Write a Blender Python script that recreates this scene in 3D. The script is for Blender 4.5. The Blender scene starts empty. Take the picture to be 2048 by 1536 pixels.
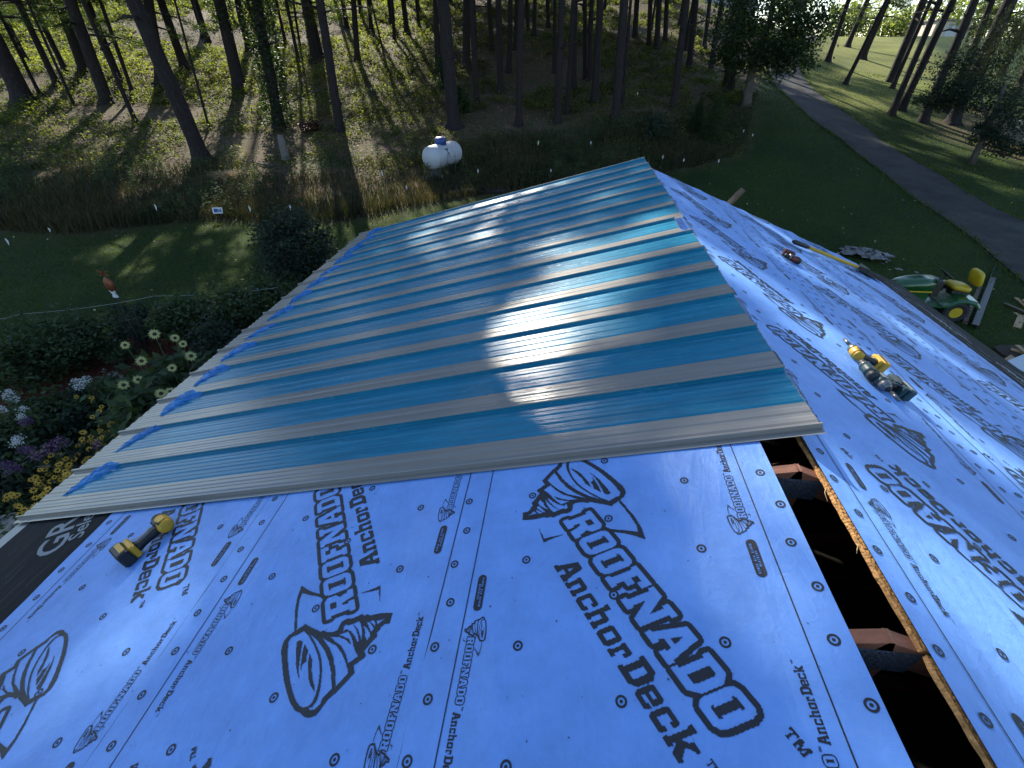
import bpy, math, random
import numpy as np
from mathutils import Matrix, Vector

random.seed(7)
rng = np.random.default_rng(7)
scene = bpy.context.scene
COL = scene.collection

# ------------------------------------------------------------------ camera
F_PX = 903.85                      # focal length in pixels of the 2048 px wide photograph
RM = np.array([[0.993342, 0.114009, 0.016544],      # camera right
               [-0.080649, 0.585643, 0.806547],     # camera up
               [-0.082265, 0.802511, -0.590938]])   # viewing direction
CAM = np.array([0.0, 0.0, 5.0])
cam_data = bpy.data.cameras.new('camera')
cam_data.sensor_width = 36.0
cam_data.lens = 36.0 * F_PX / 2048.0
cam_data.clip_start = 0.05
cam_data.clip_end = 3000
cam = bpy.data.objects.new('camera', cam_data)
COL.objects.link(cam)
R3 = Matrix([[RM[0][i], RM[1][i], -RM[2][i]] for i in range(3)]).to_4x4()
cam.matrix_world = Matrix.Translation(Vector(CAM)) @ R3
scene.camera = cam

# ------------------------------------------------------------------ light
SUN_AZ, SUN_EL = -25.0, 31.0       # degrees from +Y towards +X, and above the horizon
SUN_DIR = np.array([math.sin(math.radians(SUN_AZ)) * math.cos(math.radians(SUN_EL)),
                    math.cos(math.radians(SUN_AZ)) * math.cos(math.radians(SUN_EL)),
                    math.sin(math.radians(SUN_EL))])
world = bpy.data.worlds.new('World')
scene.world = world
world.use_nodes = True
wn = world.node_tree.nodes
wl = world.node_tree.links
wn.clear()
sky = wn.new('ShaderNodeTexSky')
sky.sky_type = 'NISHITA'
sky.sun_disc = False
sky.sun_elevation = math.radians(SUN_EL)
sky.sun_rotation = math.radians(SUN_AZ)
sky.air_density = 1.0
sky.dust_density = 0.3
sky.ozone_density = 1.5
bg = wn.new('ShaderNodeBackground')
bg.inputs['Strength'].default_value = 0.11
wo = wn.new('ShaderNodeOutputWorld')
wl.new(sky.outputs[0], bg.inputs['Color'])
wl.new(bg.outputs[0], wo.inputs['Surface'])
sun_data = bpy.data.lights.new('sun', 'SUN')
sun_data.energy = 5.0
sun_data.angle = math.radians(0.53)
sun_data.color = (1.0, 0.93, 0.80)
sun = bpy.data.objects.new('sun', sun_data)
COL.objects.link(sun)
sun.rotation_euler = Vector(SUN_DIR).to_track_quat('Z', 'Y').to_euler()
sun.location = (0, 0, 60)
scene.view_settings.view_transform = 'Standard'
scene.view_settings.look = 'None'
scene.view_settings.exposure = 1.55
scene.view_settings.gamma = 1.0
scene.view_settings.use_curve_mapping = False
try:
    scene.cycles.max_bounces = 6
    scene.cycles.transparent_max_bounces = 6
except Exception:
    pass

# ------------------------------------------------------------------ helpers
def ray(px, py):
    return RM.T @ np.array([(px - 1024) / F_PX, -(py - 768) / F_PX, 1.0])

def at_z(px, py, z):
    d = ray(px, py)
    t = (z - CAM[2]) / d[2]
    return CAM + d * t

def at_t(px, py, t):
    return CAM + ray(px, py) * t

_ky = np.array([-40, 12, 18, 22, 27, 35, 45, 55, 65, 75, 100, 300.])
_kz = np.array([0, 0, .42, .95, 1.75, 3.35, 5.6, 8.0, 10.2, 11.6, 12, 12.])
def terrain(x, y):
    x = np.asarray(x, float); y = np.asarray(y, float)
    z = 0.0
    for o, w in ((-2.5, .2), (-1.2, .2), (0, .2), (1.2, .2), (2.5, .2)):
        z = z + w * np.interp(y + o, _ky, _kz)
    k = np.clip((x - 6) / 24, 0, 1)
    k = k * k * (3 - 2 * k)
    z = z * (1 - .36 * k)
    fade = np.clip((y - 20) / 14, 0, 1)
    z = z + fade * (.16 * np.sin(x * .31 + y * .17) + .13 * np.sin(x * .13 - y * .41 + 1.3) + .07 * np.sin(x * .71 + 2.0 + y * .33)) * (1 - .6 * k)
    return z

def G(px, py, tmax=140):
    d = ray(px, py)
    t = np.arange(4, tmax, .1)
    P = CAM[None, :] + d[None, :] * t[:, None]
    below = P[:, 2] <= terrain(P[:, 0], P[:, 1])
    if below.any():
        i = int(np.argmax(below))
        a, b = t[max(i - 1, 0)], t[i]
        for _ in range(20):
            m = .5 * (a + b); p = CAM + d * m
            if p[2] <= terrain(p[0], p[1]): b = m
            else: a = m
        return CAM + d * b
    p = CAM + d * 62.0
    p[2] = float(terrain(p[0], p[1]))
    return p

MATS = {}
def nt(name):
    m = bpy.data.materials.new(name)
    m.use_nodes = True
    MATS[name] = m
    t = m.node_tree
    b = t.nodes['Principled BSDF']
    return m, t, b

def N(t, kind, **kw):
    n = t.nodes.new(kind)
    for k, v in kw.items():
        if k in n.inputs.keys() if hasattr(n.inputs, 'keys') else False:
            n.inputs[k].default_value = v
        else:
            setattr(n, k, v)
    return n

def ramp(t, fac, stops):
    r = t.nodes.new('ShaderNodeValToRGB')
    el = r.color_ramp.elements
    while len(el) > 2: el.remove(el[-1])
    for i, (p, c) in enumerate(stops):
        if i < 2: e = el[i]
        else: e = el.new(p)
        e.position = p
        e.color = (*c, 1) if len(c) == 3 else c
    t.links.new(fac, r.inputs[0])
    return r

def mat(name, col, rough=.6, metal=0., noise=0., nscale=8., bump=0., bscale=40., stretch=(1, 1, 1), coat=0., spec=.5, coords='Object', col2=None):
    m, t, b = nt(name)
    b.inputs['Roughness'].default_value = rough
    b.inputs['Metallic'].default_value = metal
    b.inputs['Specular IOR Level'].default_value = spec
    b.inputs['Coat Weight'].default_value = coat
    b.inputs['Base Color'].default_value = (*col, 1)
    tc = t.nodes.new('ShaderNodeTexCoord')
    mp = t.nodes.new('ShaderNodeMapping')
    mp.inputs['Scale'].default_value = stretch
    t.links.new(tc.outputs[coords], mp.inputs[0])
    if noise > 0:
        n = t.nodes.new('ShaderNodeTexNoise')
        n.inputs['Scale'].default_value = nscale
        n.inputs['Detail'].default_value = 6
        n.inputs['Roughness'].default_value = .65
        t.links.new(mp.outputs[0], n.inputs['Vector'])
        c2 = col2 if col2 else tuple(c * (1 + noise) for c in col)
        c1 = tuple(c * (1 - noise) for c in col)
        r = ramp(t, n.outputs['Fac'], [(.3, c1), (.7, c2)])
        t.links.new(r.outputs[0], b.inputs['Base Color'])
    if bump > 0:
        n2 = t.nodes.new('ShaderNodeTexNoise')
        n2.inputs['Scale'].default_value = bscale
        n2.inputs['Detail'].default_value = 5
        t.links.new(mp.outputs[0], n2.inputs['Vector'])
        bp = t.nodes.new('ShaderNodeBump')
        bp.inputs['Strength'].default_value = bump
        bp.inputs['Distance'].default_value = .02
        t.links.new(n2.outputs['Fac'], bp.inputs['Height'])
        t.links.new(bp.outputs[0], b.inputs['Normal'])
    return m

def leaf_mat(name, dark, light, trans=.45, rough=.5, tcol=None):
    """foliage: colour varies by the 'tint' attribute of each leaf; part of the light passes through"""
    m, t, b = nt(name)
    b.inputs['Roughness'].default_value = rough
    b.inputs['Specular IOR Level'].default_value = .22
    a = t.nodes.new('ShaderNodeAttribute')
    a.attribute_name = 'tint'
    r = ramp(t, a.outputs['Fac'], [(0, dark), (1, light)])
    t.links.new(r.outputs[0], b.inputs['Base Color'])
    tr = t.nodes.new('ShaderNodeBsdfTranslucent')
    mixc = t.nodes.new('ShaderNodeMix'); mixc.data_type = 'RGBA'; mixc.blend_type = 'MULTIPLY'
    mixc.inputs[0].default_value = 1.0
    t.links.new(r.outputs[0], mixc.inputs[6])
    tc = tcol if tcol else (2.3, 2.2, .8)
    mixc.inputs[7].default_value = (*tc, 1)
    t.links.new(mixc.outputs[2], tr.inputs['Color'])
    mx = t.nodes.new('ShaderNodeMixShader')
    mx.inputs[0].default_value = trans
    t.links.new(b.outputs[0], mx.inputs[1])
    t.links.new(tr.outputs[0], mx.inputs[2])
    t.links.new(mx.outputs[0], t.nodes['Material Output'].inputs['Surface'])
    return m

def mesh_np(name, V, faces_list, tint=None, smooth=False):
    """faces_list: list of (n,k) int arrays"""
    me = bpy.data.meshes.new(name)
    V = np.asarray(V, np.float32)
    me.vertices.add(len(V))
    me.vertices.foreach_set('co', V.ravel())
    nl = sum(f.size for f in faces_list); nf = sum(len(f) for f in faces_list)
    me.loops.add(nl); me.polygons.add(nf)
    loops = np.concatenate([f.ravel() for f in faces_list]).astype(np.int32)
    tot = np.concatenate([np.full(len(f), f.shape[1], np.int32) for f in faces_list])
    start = np.concatenate([[0], np.cumsum(tot)[:-1]]).astype(np.int32)
    me.loops.foreach_set('vertex_index', loops)
    me.polygons.foreach_set('loop_start', start)
    me.polygons.foreach_set('loop_total', tot)
    if smooth:
        me.polygons.foreach_set('use_smooth', np.ones(nf, bool))
    me.update(calc_edges=True)
    if tint is not None:
        at = me.attributes.new('tint', 'FLOAT', 'FACE')
        at.data.foreach_set('value', np.asarray(tint, np.float32))
    me.validate()
    return me

class MB:
    """collects shapes, then links them as one mesh object"""
    def __init__(s): s.v = []; s.f = []; s.m = []
    def add(s, v, f, mi=0):
        o = len(s.v); s.v += [tuple(map(float, p)) for p in v]
        for q in f: s.f.append(tuple(i + o for i in q)); s.m.append(mi)
    def box(s, c, size, mi=0, rot=None, taper=1.0):
        hx, hy, hz = [q / 2 for q in size]
        P = []
        for z in (-1, 1):
            k = taper if z > 0 else 1
            for x, y in ((-1, -1), (1, -1), (1, 1), (-1, 1)):
                P.append(Vector((x * hx * k, y * hy * k, z * hz)))
        if rot is not None: P = [rot @ p for p in P]
        P = [p + Vector(c) for p in P]
        s.add(P, [(3, 2, 1, 0), (4, 5, 6, 7), (0, 1, 5, 4), (1, 2, 6, 5), (2, 3, 7, 6), (3, 0, 4, 7)], mi)
    def bbox(s, c, size, r=.004, mi=0, rot=None):
        """box with chamfered edges"""
        hx, hy, hz = [q / 2 for q in size]
        r = min(r, hx * .45, hy * .45, hz * .45)
        P = []; F = []
        def sec(z, k): return [Vector((x, y, z)) for x, y in ((-hx + r - (k), -hy + 0 * r), (hx - r, -hy), (hx, -hy + r), (hx, hy - r), (hx - r, hy), (-hx + r, hy), (-hx, hy - r), (-hx, -hy + r))]
        rings = []
        for z, ins in ((-hz, r), (-hz + r, 0), (hz - r, 0), (hz, r)):
            a, b_ = hx - ins, hy - ins
            rr = r if ins == 0 else r * .6
            rings.append([Vector(q) for q in ((-a + rr, -b_, z), (a - rr, -b_, z), (a, -b_ + rr, z), (a, b_ - rr, z), (a - rr, b_, z), (-a + rr, b_, z), (-a, b_ - rr, z), (-a, -b_ + rr, z))])
        for R in rings: P += R
        for i in range(3):
            for j in range(8):
                k = (j + 1) % 8
                F.append((i * 8 + j, i * 8 + k, (i + 1) * 8 + k, (i + 1) * 8 + j))
        F.append(tuple(range(7, -1, -1))); F.append(tuple(range(24, 32)))
        if rot is not None: P = [rot @ p for p in P]
        s.add([p + Vector(c) for p in P], F, mi)
    def tube(s, pts, rad, n=8, mi=0, caps=True):
        pts = [Vector(p) for p in pts]
        if not hasattr(rad, '__len__'): rad = [rad] * len(pts)
        o = len(s.v); rings = []
        ref = None
        for i, p in enumerate(pts):
            d = (pts[min(i + 1, len(pts) - 1)] - pts[max(i - 1, 0)])
            if d.length < 1e-9: d = Vector((0, 0, 1))
            d.normalize()
            if ref is None:
                ref = d.cross(Vector((0, 0, 1)))
                if ref.length < .1: ref = d.cross(Vector((1, 0, 0)))
            ref = (ref - d * ref.dot(d))
            if ref.length < 1e-6: ref = d.orthogonal()
            ref.normalize()
            q = d.cross(ref)
            for k in range(n):
                a = 2 * math.pi * k / n
                s.v.append(tuple(p + (ref * math.cos(a) + q * math.sin(a)) * rad[i]))
        for i in range(len(pts) - 1):
            for k in range(n):
                k2 = (k + 1) % n
                s.f.append((o + i * n + k, o + i * n + k2, o + (i + 1) * n + k2, o + (i + 1) * n + k)); s.m.append(mi)
        if caps:
            s.f.append(tuple(o + k for k in range(n - 1, -1, -1))); s.m.append(mi)
            e = o + (len(pts) - 1) * n
            s.f.append(tuple(e + k for k in range(n))); s.m.append(mi)
    def lathe(s, prof, n=16, mi=0, M=None, closed=False):
        """prof: list of (radius, height) turned round local Z"""
        P = []
        for r, h in prof:
            for k in range(n):
                a = 2 * math.pi * k / n
                P.append(Vector((r * math.cos(a), r * math.sin(a), h)))
        F = []
        m = len(prof)
        for i in range(m if closed else m - 1):
            i2 = (i + 1) % m
            for k in range(n):
                k2 = (k + 1) % n
                F.append((i * n + k, i * n + k2, i2 * n + k2, i2 * n + k))
        if not closed:
            F.append(tuple(range(n - 1, -1, -1))); F.append(tuple((m - 1) * n + k for k in range(n)))
        if M is not None: P = [M @ p for p in P]
        s.add(P, F, mi)
    def loft(s, sections, mi=0, caps=True, ring=True):
        n = len(sections[0]); P = [p for S in sections for p in S]; F = []
        for i in range(len(sections) - 1):
            for k in range(n if ring else n - 1):
                k2 = (k + 1) % n
                F.append((i * n + k, i * n + k2, (i + 1) * n + k2, (i + 1) * n + k))
        if caps and ring:
            F.append(tuple(range(n - 1, -1, -1))); F.append(tuple((len(sections) - 1) * n + k for k in range(n)))
        s.add(P, F, mi)
    def mesh(s, name, smooth=False):
        me = bpy.data.meshes.new(name)
        me.from_pydata(s.v, [], s.f)
        me.polygons.foreach_set('material_index', s.m)
        if smooth: me.polygons.foreach_set('use_smooth', [True] * len(s.f))
        me.update()
        return me
    def build(s, name, mats, parent=None, smooth=False):
        return link(name, s.mesh(name, smooth), mats, parent)

def link(name, me, mats=None, parent=None, loc=None, label=None):
    if mats is not None and len(me.materials) == 0:
        for m in (mats if isinstance(mats, (list, tuple)) else [mats]):
            me.materials.append(MATS[m] if isinstance(m, str) else m)
    o = bpy.data.objects.new(name, me)
    COL.objects.link(o)
    if parent is not None: o.parent = parent
    if loc is not None: o.location = loc
    if label: o['label'] = label
    return o

def tag(o, label=None, cat=None, group=None, kind=None):
    if label: o['label'] = label
    if cat: o['category'] = cat
    if group: o['group'] = group
    if kind: o['kind'] = kind
    return o

def empty(name, loc, label, cat, group=None, rot=None):
    o = bpy.data.objects.new(name, None)
    COL.objects.link(o)
    o.empty_display_size = .2
    if rot is not None:
        o.matrix_world = Matrix.Translation(Vector(loc)) @ rot.to_4x4()
    else:
        o.location = Vector(loc)
    tag(o, label, cat, group)
    return o

def copy_child(src, parent, **kw):
    c = src.copy(); COL.objects.link(c); c.parent = parent
    return c

def frame(x, y, z):
    return Matrix([[x[i], y[i], z[i]] for i in range(3)])

ORD = ['first', 'second', 'third', 'fourth', 'fifth', 'sixth', 'seventh', 'eighth', 'ninth', 'tenth', 'eleventh', 'twelfth', 'thirteenth', 'fourteenth', 'fifteenth', 'sixteenth', 'seventeenth', 'eighteenth', 'nineteenth', 'twentieth']

# smooth value noise on the roof and elsewhere
_ng = rng.random((64, 64))
def vnoise(x, y):
    x = np.asarray(x, float); y = np.asarray(y, float)
    xi = np.floor(x).astype(int); yi = np.floor(y).astype(int)
    fx = x - xi; fy = y - yi
    fx = fx * fx * (3 - 2 * fx); fy = fy * fy * (3 - 2 * fy)
    g = lambda a, b: _ng[a % 64, b % 64]
    return (g(xi, yi) * (1 - fx) + g(xi + 1, yi) * fx) * (1 - fy) + (g(xi, yi + 1) * (1 - fx) + g(xi + 1, yi + 1) * fx) * fy

# ------------------------------------------------------------------ materials
def underlay(name, base, rough, bumpd):
    m, t, b = nt(name)
    tc = t.nodes.new('ShaderNodeTexCoord')
    n = t.nodes.new('ShaderNodeTexNoise'); n.inputs['Scale'].default_value = 5; n.inputs['Detail'].default_value = 9; n.inputs['Roughness'].default_value = .72
    t.links.new(tc.outputs['Object'], n.inputs['Vector'])
    r = ramp(t, n.outputs['Fac'], [(.3, tuple(c * .84 for c in base)), (.72, tuple(min(1, c * 1.14) for c in base))])
    t.links.new(r.outputs[0], b.inputs['Base Color'])
    b.inputs['Roughness'].default_value = rough
    b.inputs['Specular IOR Level'].default_value = .4
    n2 = t.nodes.new('ShaderNodeTexNoise'); n2.inputs['Scale'].default_value = 22; n2.inputs['Detail'].default_value = 8; n2.inputs['Roughness'].default_value = .6
    n2.inputs['Distortion'].default_value = .6
    t.links.new(tc.outputs['Object'], n2.inputs['Vector'])
    bp = t.nodes.new('ShaderNodeBump'); bp.inputs['Strength'].default_value = .30; bp.inputs['Distance'].default_value = bumpd
    t.links.new(n2.outputs['Fac'], bp.inputs['Height'])
    n3 = t.nodes.new('ShaderNodeTexNoise'); n3.inputs['Scale'].default_value = 260; n3.inputs['Detail'].default_value = 2
    t.links.new(tc.outputs['Object'], n3.inputs['Vector'])
    bp2 = t.nodes.new('ShaderNodeBump'); bp2.inputs['Strength'].default_value = .25; bp2.inputs['Distance'].default_value = .002
    mpc = t.nodes.new('ShaderNodeMapping'); mpc.inputs['Rotation'].default_value = (0, 0, .25); mpc.inputs['Scale'].default_value = (7, 1.6, 3)
    t.links.new(tc.outputs['Object'], mpc.inputs[0])
    n5 = t.nodes.new('ShaderNodeTexNoise'); n5.inputs['Scale'].default_value = 1.3; n5.inputs['Detail'].default_value = 4; n5.inputs['Distortion'].default_value = 1.0
    t.links.new(mpc.outputs[0], n5.inputs['Vector'])
    bp4 = t.nodes.new('ShaderNodeBump'); bp4.inputs['Strength'].default_value = .35; bp4.inputs['Distance'].default_value = .02
    t.links.new(n5.outputs['Fac'], bp4.inputs['Height']); t.links.new(bp.outputs[0], bp4.inputs['Normal'])
    t.links.new(n3.outputs['Fac'], bp2.inputs['Height']); t.links.new(bp4.outputs[0], bp2.inputs['Normal'])
    t.links.new(bp2.outputs[0], b.inputs['Normal'])
    return m
underlay('blue_underlay', (.130, .285, .650), .50, .012)
underlay('print_ink', (.010, .013, .020), .55, .010)
mat('ice_membrane', (.007, .008, .011), .8, noise=.35, nscale=3, bump=.4, bscale=14, stretch=(1, .15, 1), spec=.2)
mat('membrane_print', (.17, .185, .20), .6, noise=.15, nscale=30)

def metal_paint():
    m, t, b = nt('tan_metal')
    b.inputs['Base Color'].default_value = (.185, .178, .165, 1)
    b.inputs['Roughness'].default_value = .24
    b.inputs['Metallic'].default_value = .05
    b.inputs['Specular IOR Level'].default_value = .38
    tc = t.nodes.new('ShaderNodeTexCoord'); mp = t.nodes.new('ShaderNodeMapping')
    mp.inputs['Rotation'].default_value = (0, math.radians(16.54), 0)
    mp.inputs['Scale'].default_value = (.5, 9, 1)
    t.links.new(tc.outputs['Object'], mp.inputs[0])
    n = t.nodes.new('ShaderNodeTexNoise'); n.inputs['Scale'].default_value = 2.5; n.inputs['Detail'].default_value = 2
    t.links.new(mp.outputs[0], n.inputs['Vector'])
    bp = t.nodes.new('ShaderNodeBump'); bp.inputs['Strength'].default_value = .10; bp.inputs['Distance'].default_value = .01
    t.links.new(n.outputs['Fac'], bp.inputs['Height']); t.links.new(bp.outputs[0], b.inputs['Normal'])
metal_paint()

def film(name, col, rough, alpha=1.0):
    m, t, b = nt(name)
    b.inputs['Roughness'].default_value = rough
    b.inputs['Specular IOR Level'].default_value = .20
    b.inputs['Metallic'].default_value = .0
    tc = t.nodes.new('ShaderNodeTexCoord'); mp = t.nodes.new('ShaderNodeMapping')
    mp.inputs['Rotation'].default_value = (0, math.radians(16.54), 0)
    mp.inputs['Scale'].default_value = (.45, 5, 1)
    t.links.new(tc.outputs['Object'], mp.inputs[0])
    n = t.nodes.new('ShaderNodeTexNoise'); n.inputs['Scale'].default_value = 3; n.inputs['Detail'].default_value = 5; n.inputs['Distortion'].default_value = .8
    t.links.new(mp.outputs[0], n.inputs['Vector'])
    r = ramp(t, n.outputs['Fac'], [(.3, tuple(c * .85 for c in col)), (.7, tuple(c * 1.18 for c in col))])
    # fine bright creases in the film
    v = t.nodes.new('ShaderNodeTexNoise'); v.inputs['Scale'].default_value = 2.2; v.inputs['Detail'].default_value = 4; v.inputs['Distortion'].default_value = 2.2
    t.links.new(mp.outputs[0], v.inputs['Vector'])
    cr = ramp(t, v.outputs['Fac'], [(.494, (0, 0, 0)), (.5, (1, 1, 1)), (.506, (0, 0, 0))])
    mx = t.nodes.new('ShaderNodeMix'); mx.data_type = 'RGBA'
    mx.inputs[7].default_value = (.12, .42, .62, 1)
    ml = t.nodes.new('ShaderNodeMath'); ml.operation = 'MULTIPLY'; ml.inputs[1].default_value = .22
    t.links.new(cr.outputs[0], ml.inputs[0]); t.links.new(ml.outputs[0], mx.inputs[0])
    t.links.new(r.outputs[0], mx.inputs[6]); t.links.new(mx.outputs[2], b.inputs['Base Color'])
    bp = t.nodes.new('ShaderNodeBump'); bp.inputs['Strength'].default_value = .07; bp.inputs['Distance'].default_value = .005
    t.links.new(n.outputs['Fac'], bp.inputs['Height'])
    bp2 = t.nodes.new('ShaderNodeBump'); bp2.inputs['Strength'].default_value = .12; bp2.inputs['Distance'].default_value = .002
    t.links.new(cr.outputs[0], bp2.inputs['Height']); t.links.new(bp.outputs[0], bp2.inputs['Normal'])
    t.links.new(bp2.outputs[0], b.inputs['Normal'])
    return m
film('blue_film', (.009, .135, .225), .26)
mat('loose_film', (.012, .17, .50), .22, noise=.25, nscale=12, bump=.5, bscale=60)
_t = MATS['loose_film'].node_tree; _mx = _t.nodes.new('ShaderNodeMixShader'); _tr = _t.nodes.new('ShaderNodeBsdfTransparent'); _tr.inputs[0].default_value = (.35, .72, 1, 1)
_mx.inputs[0].default_value = .30; _t.links.new(_t.nodes['Principled BSDF'].outputs[0], _mx.inputs[1]); _t.links.new(_tr.outputs[0], _mx.inputs[2]); _t.links.new(_mx.outputs[0], _t.nodes['Material Output'].inputs['Surface'])
mat('galv_steel', (.22, .225, .23), .45, metal=.5, noise=.15, nscale=6)
mat('truss_wood', (.19, .070, .036), .7, noise=.45, nscale=3, bump=.2, bscale=8, stretch=(1, 6, 6))
mat('truss_plate', (.10, .11, .13), .5, metal=.5, noise=.4, nscale=140, bump=.8, bscale=120)
mat('osb', (.44, .22, .070), .8, noise=.5, nscale=60, bump=.7, bscale=90)
mat('fresh_wood', (.30, .20, .10), .7, noise=.25, nscale=6, bump=.15, bscale=20, stretch=(1, 5, 5))
mat('old_wood', (.09, .062, .040), .8, noise=.35, nscale=6, bump=.2, bscale=20)
mat('tool_black', (.008, .008, .009), .5, noise=.3, nscale=50)
mat('wall_paint', (.32, .30, .27), .7, noise=.1)
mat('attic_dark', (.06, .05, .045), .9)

# ------------------------------------------------------------------ roof frame
PL = math.radians(16.54); PR = math.radians(20.0)
SL = np.array([math.cos(PL), 0, math.sin(PL)]); NL = np.array([-math.sin(PL), 0, math.cos(PL)])
SR = np.array([math.cos(PR), 0, -math.sin(PR)]); NR = np.array([math.sin(PR), 0, math.cos(PR)])
YV = np.array([0, 1.0, 0])
OL = np.array([-3.3103, 1.462, -2.4866]) + CAM
OR = np.array([0.9517, 1.462, -1.2209]) + CAM
W = 0.4064
V0, V1 = -4.6, 5.70                # near and far end of the roof along the ridge
def L(u, v, h=0.): return OL + SL * u + YV * v + NL * h
def Rr(u, v, h=0.): return OR + SR * u + YV * v + NR * h
def Larr(u, v, h):
    u, v, h = np.broadcast_arrays(np.asarray(u, float), np.asarray(v, float), np.asarray(h, float))
    return OL + u[..., None] * SL + v[..., None] * YV + h[..., None] * NL
def Rarr(u, v, h):
    u, v, h = np.broadcast_arrays(np.asarray(u, float), np.asarray(v, float), np.asarray(h, float))
    return OR + u[..., None] * SR + v[..., None] * YV + h[..., None] * NR
def dL(u, v):
    return .0022 * vnoise(u * 5 + 3, v * 1.6 + 40) + .0012 * vnoise(u * 11 + 9, v * 5)
def dR(u, v):
    w = .10 * np.sin(v * .9 + 1) + .05 * np.sin(v * 2.3)
    h = 0
    for c, a, s in ((.62, .010, .10), (1.02, .008, .09), (1.46, .022, .075), (1.78, .012, .09), (2.12, .018, .10), (2.62, .020, .085), (3.05, .012, .10), (3.45, .014, .08)):
        c2 = c + w * (.5 + .3 * c) * .6 + .03 * np.sin(v * 3.1 + c * 7)
        h = h + a * (.55 + .9 * vnoise(v * .8 + c * 13, c * 5)) * np.exp(-((u - c2) / s) ** 2)
    h = h + .004 * vnoise(u * 4 + 7, v * 2.2)
    return .68 * h * np.clip((u - .12) / .3, 0, 1) * np.clip((4.4 - u) / .5, .2, 1)

BROOT = empty('house', (-1.0, 3.0, 0), 'low building with half-finished roof of blue underlayment and filmed metal panels', 'building')
BL = Vector((1.0, -3.0, 0))
def bpart(name, me, mats, parent=BROOT):
    o = link(name, me, mats, parent)
    if parent is BROOT: o.location = BL
    return o

# deck boards (OSB), trusses, walls
def slab(fn, u0, u1, v0, v1, h0, h1, mb, jag=0):
    P = [fn(u, v, h) for h in (h0, h1) for u, v in ((u0, v0), (u1, v0), (u1, v1), (u0, v1))]
    mb.add(P, [(3, 2, 1, 0), (4, 5, 6, 7), (0, 1, 5, 4), (1, 2, 6, 5), (2, 3, 7, 6), (3, 0, 4, 7)])
for v0, v1 in ((-4.6, -2.45), (-2.445, .60), (.605, 3.04), (3.045, V1)):
    mb = MB(); slab(L, .05, 2.2, v0, v1, -.013, 0, mb); bpart('deck_board', mb.mesh('deck_board'), 'osb')
    mb = MB(); slab(L, 2.205, 4.343, v0, v1, -.013, 0, mb); bpart('deck_board', mb.mesh('deck_board'), 'osb')
rr = random.Random(3)
for v0, v1 in ((-4.6, -3.22), (-3.215, -.805), (-.795, 1.63), (1.635, 4.07), (4.075, V1)):
    # upper course: rough-sawn upper edge facing the ridge gap
    n = max(6, int((v1 - v0) / .03)); vs = np.linspace(v0, v1, n)
    P = []; F = []
    for i, v in enumerate(vs):
        e = .088 + rr.uniform(-.002, .002) + .004 * math.sin(v * 4)
        P += [Rr(e + rr.uniform(-.004, .003), v, -.014), Rr(e, v, 0), Rr(1.28, v, 0), Rr(1.28, v, -.014)]
    for i in range(n - 1):
        for k in range(4):
            a, b = i * 4 + k, i * 4 + (k + 1) % 4
            F.append((a, a + 4, b + 4, b))
    F.append((0, 1, 2, 3)); F.append(tuple((n - 1) * 4 + k for k in (3, 2, 1, 0)))
    mb = MB(); mb.add(P, F); bpart('deck_board', mb.mesh('deck_board'), 'osb')
    for u0, u1 in ((1.285, 2.5), (2.505, 3.72), (3.725, 4.5)):
        mb = MB(); slab(Rr, u0, u1, v0, v1, -.014, 0, mb); bpart('deck_board', mb.mesh('deck_board'), 'osb')
# splinters on the sawn edge
for v in (-.235, -.47, -1.06):
    mb = MB()
    a = Rr(.086, v, -.008); mb.tube([a, a + np.array([-.012 - .01 * math.sin(v * 40), -.02, -.003]), a + np.array([-.014 - .016 * math.sin(v * 40), -.035 - .03 * math.cos(v * 23), -.010])], [.0022, .0016, .0005], 4)
    bpart('splinter', mb.mesh('splinter'), 'fresh_wood')

tv = [-.165 - .6096 * k for k in range(0, 8)] + [-.165 + .6096 * k for k in range(1, 10)]
ux = 4.446
for v in sorted(tv):
    root = None
    mb = MB()
    for fn, ua, ub in ((L, .02, ux + .003), (Rr, -.003, 4.45)):
        P = [fn(u, v + w, h) for h in (-.103, -.0135) for u, w in ((ua, -.019), (ub, -.019), (ub, .019), (ua, .019))]
        mb.add(P, [(3, 2, 1, 0), (4, 5, 6, 7), (0, 1, 5, 4), (1, 2, 6, 5), (2, 3, 7, 6), (3, 0, 4, 7)])
    ap = L(ux, v, -.06)
    bot = 2.16
    # bottom chord, king post and two webs
    mb.box((.9, ap[1], bot + .02), (7.3, .038, .09))
    mb.box((ap[0] - .02, ap[1], (ap[2] + bot) / 2 - .03), (.089, .037, ap[2] - bot - .10))
    for sx in (-1, 1):
        p0 = Vector((ap[0] + sx * .06, ap[1] + .001, bot + .08)); p1 = Vector((ap[0] + sx * 1.6, ap[1] + .001, ap[2] - .72))
        d = (p1 - p0); rot = Matrix.Rotation(-math.atan2(d.z, d.x), 3, 'Y')
        mb.box((p0 + p1) / 2, (d.length, .035, .08), rot=rot)
    t_ = bpart('truss', mb.mesh('truss'), 'truss_wood')
    mb = MB()
    c = L(ux - .02, v - .021, -.105)
    mb.box(c, (.17, .003, .10))
    for i in range(9):
        for j in range(5):
            mb.box(c + np.array([-.07 + i * .0175, -.002, -.04 + j * .02]), (.009, .003, .007))
    link('nail_plate', mb.mesh('nail_plate'), 'truss_plate', t_)
mb = MB()
for x0, x1, y0, y1 in ((-3.0, -2.86, -3.3, 7.0), (4.62, 4.76, -3.3, 7.0), (-2.86, 4.62, 6.86, 7.0), (-2.86, 4.62, -3.3, -3.16)):
    mb.box(((x0 + x1) / 2, (y0 + y1) / 2, 1.17), (x1 - x0, y1 - y0, 2.34))
bpart('wall', mb.mesh('wall'), 'wall_paint')
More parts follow.
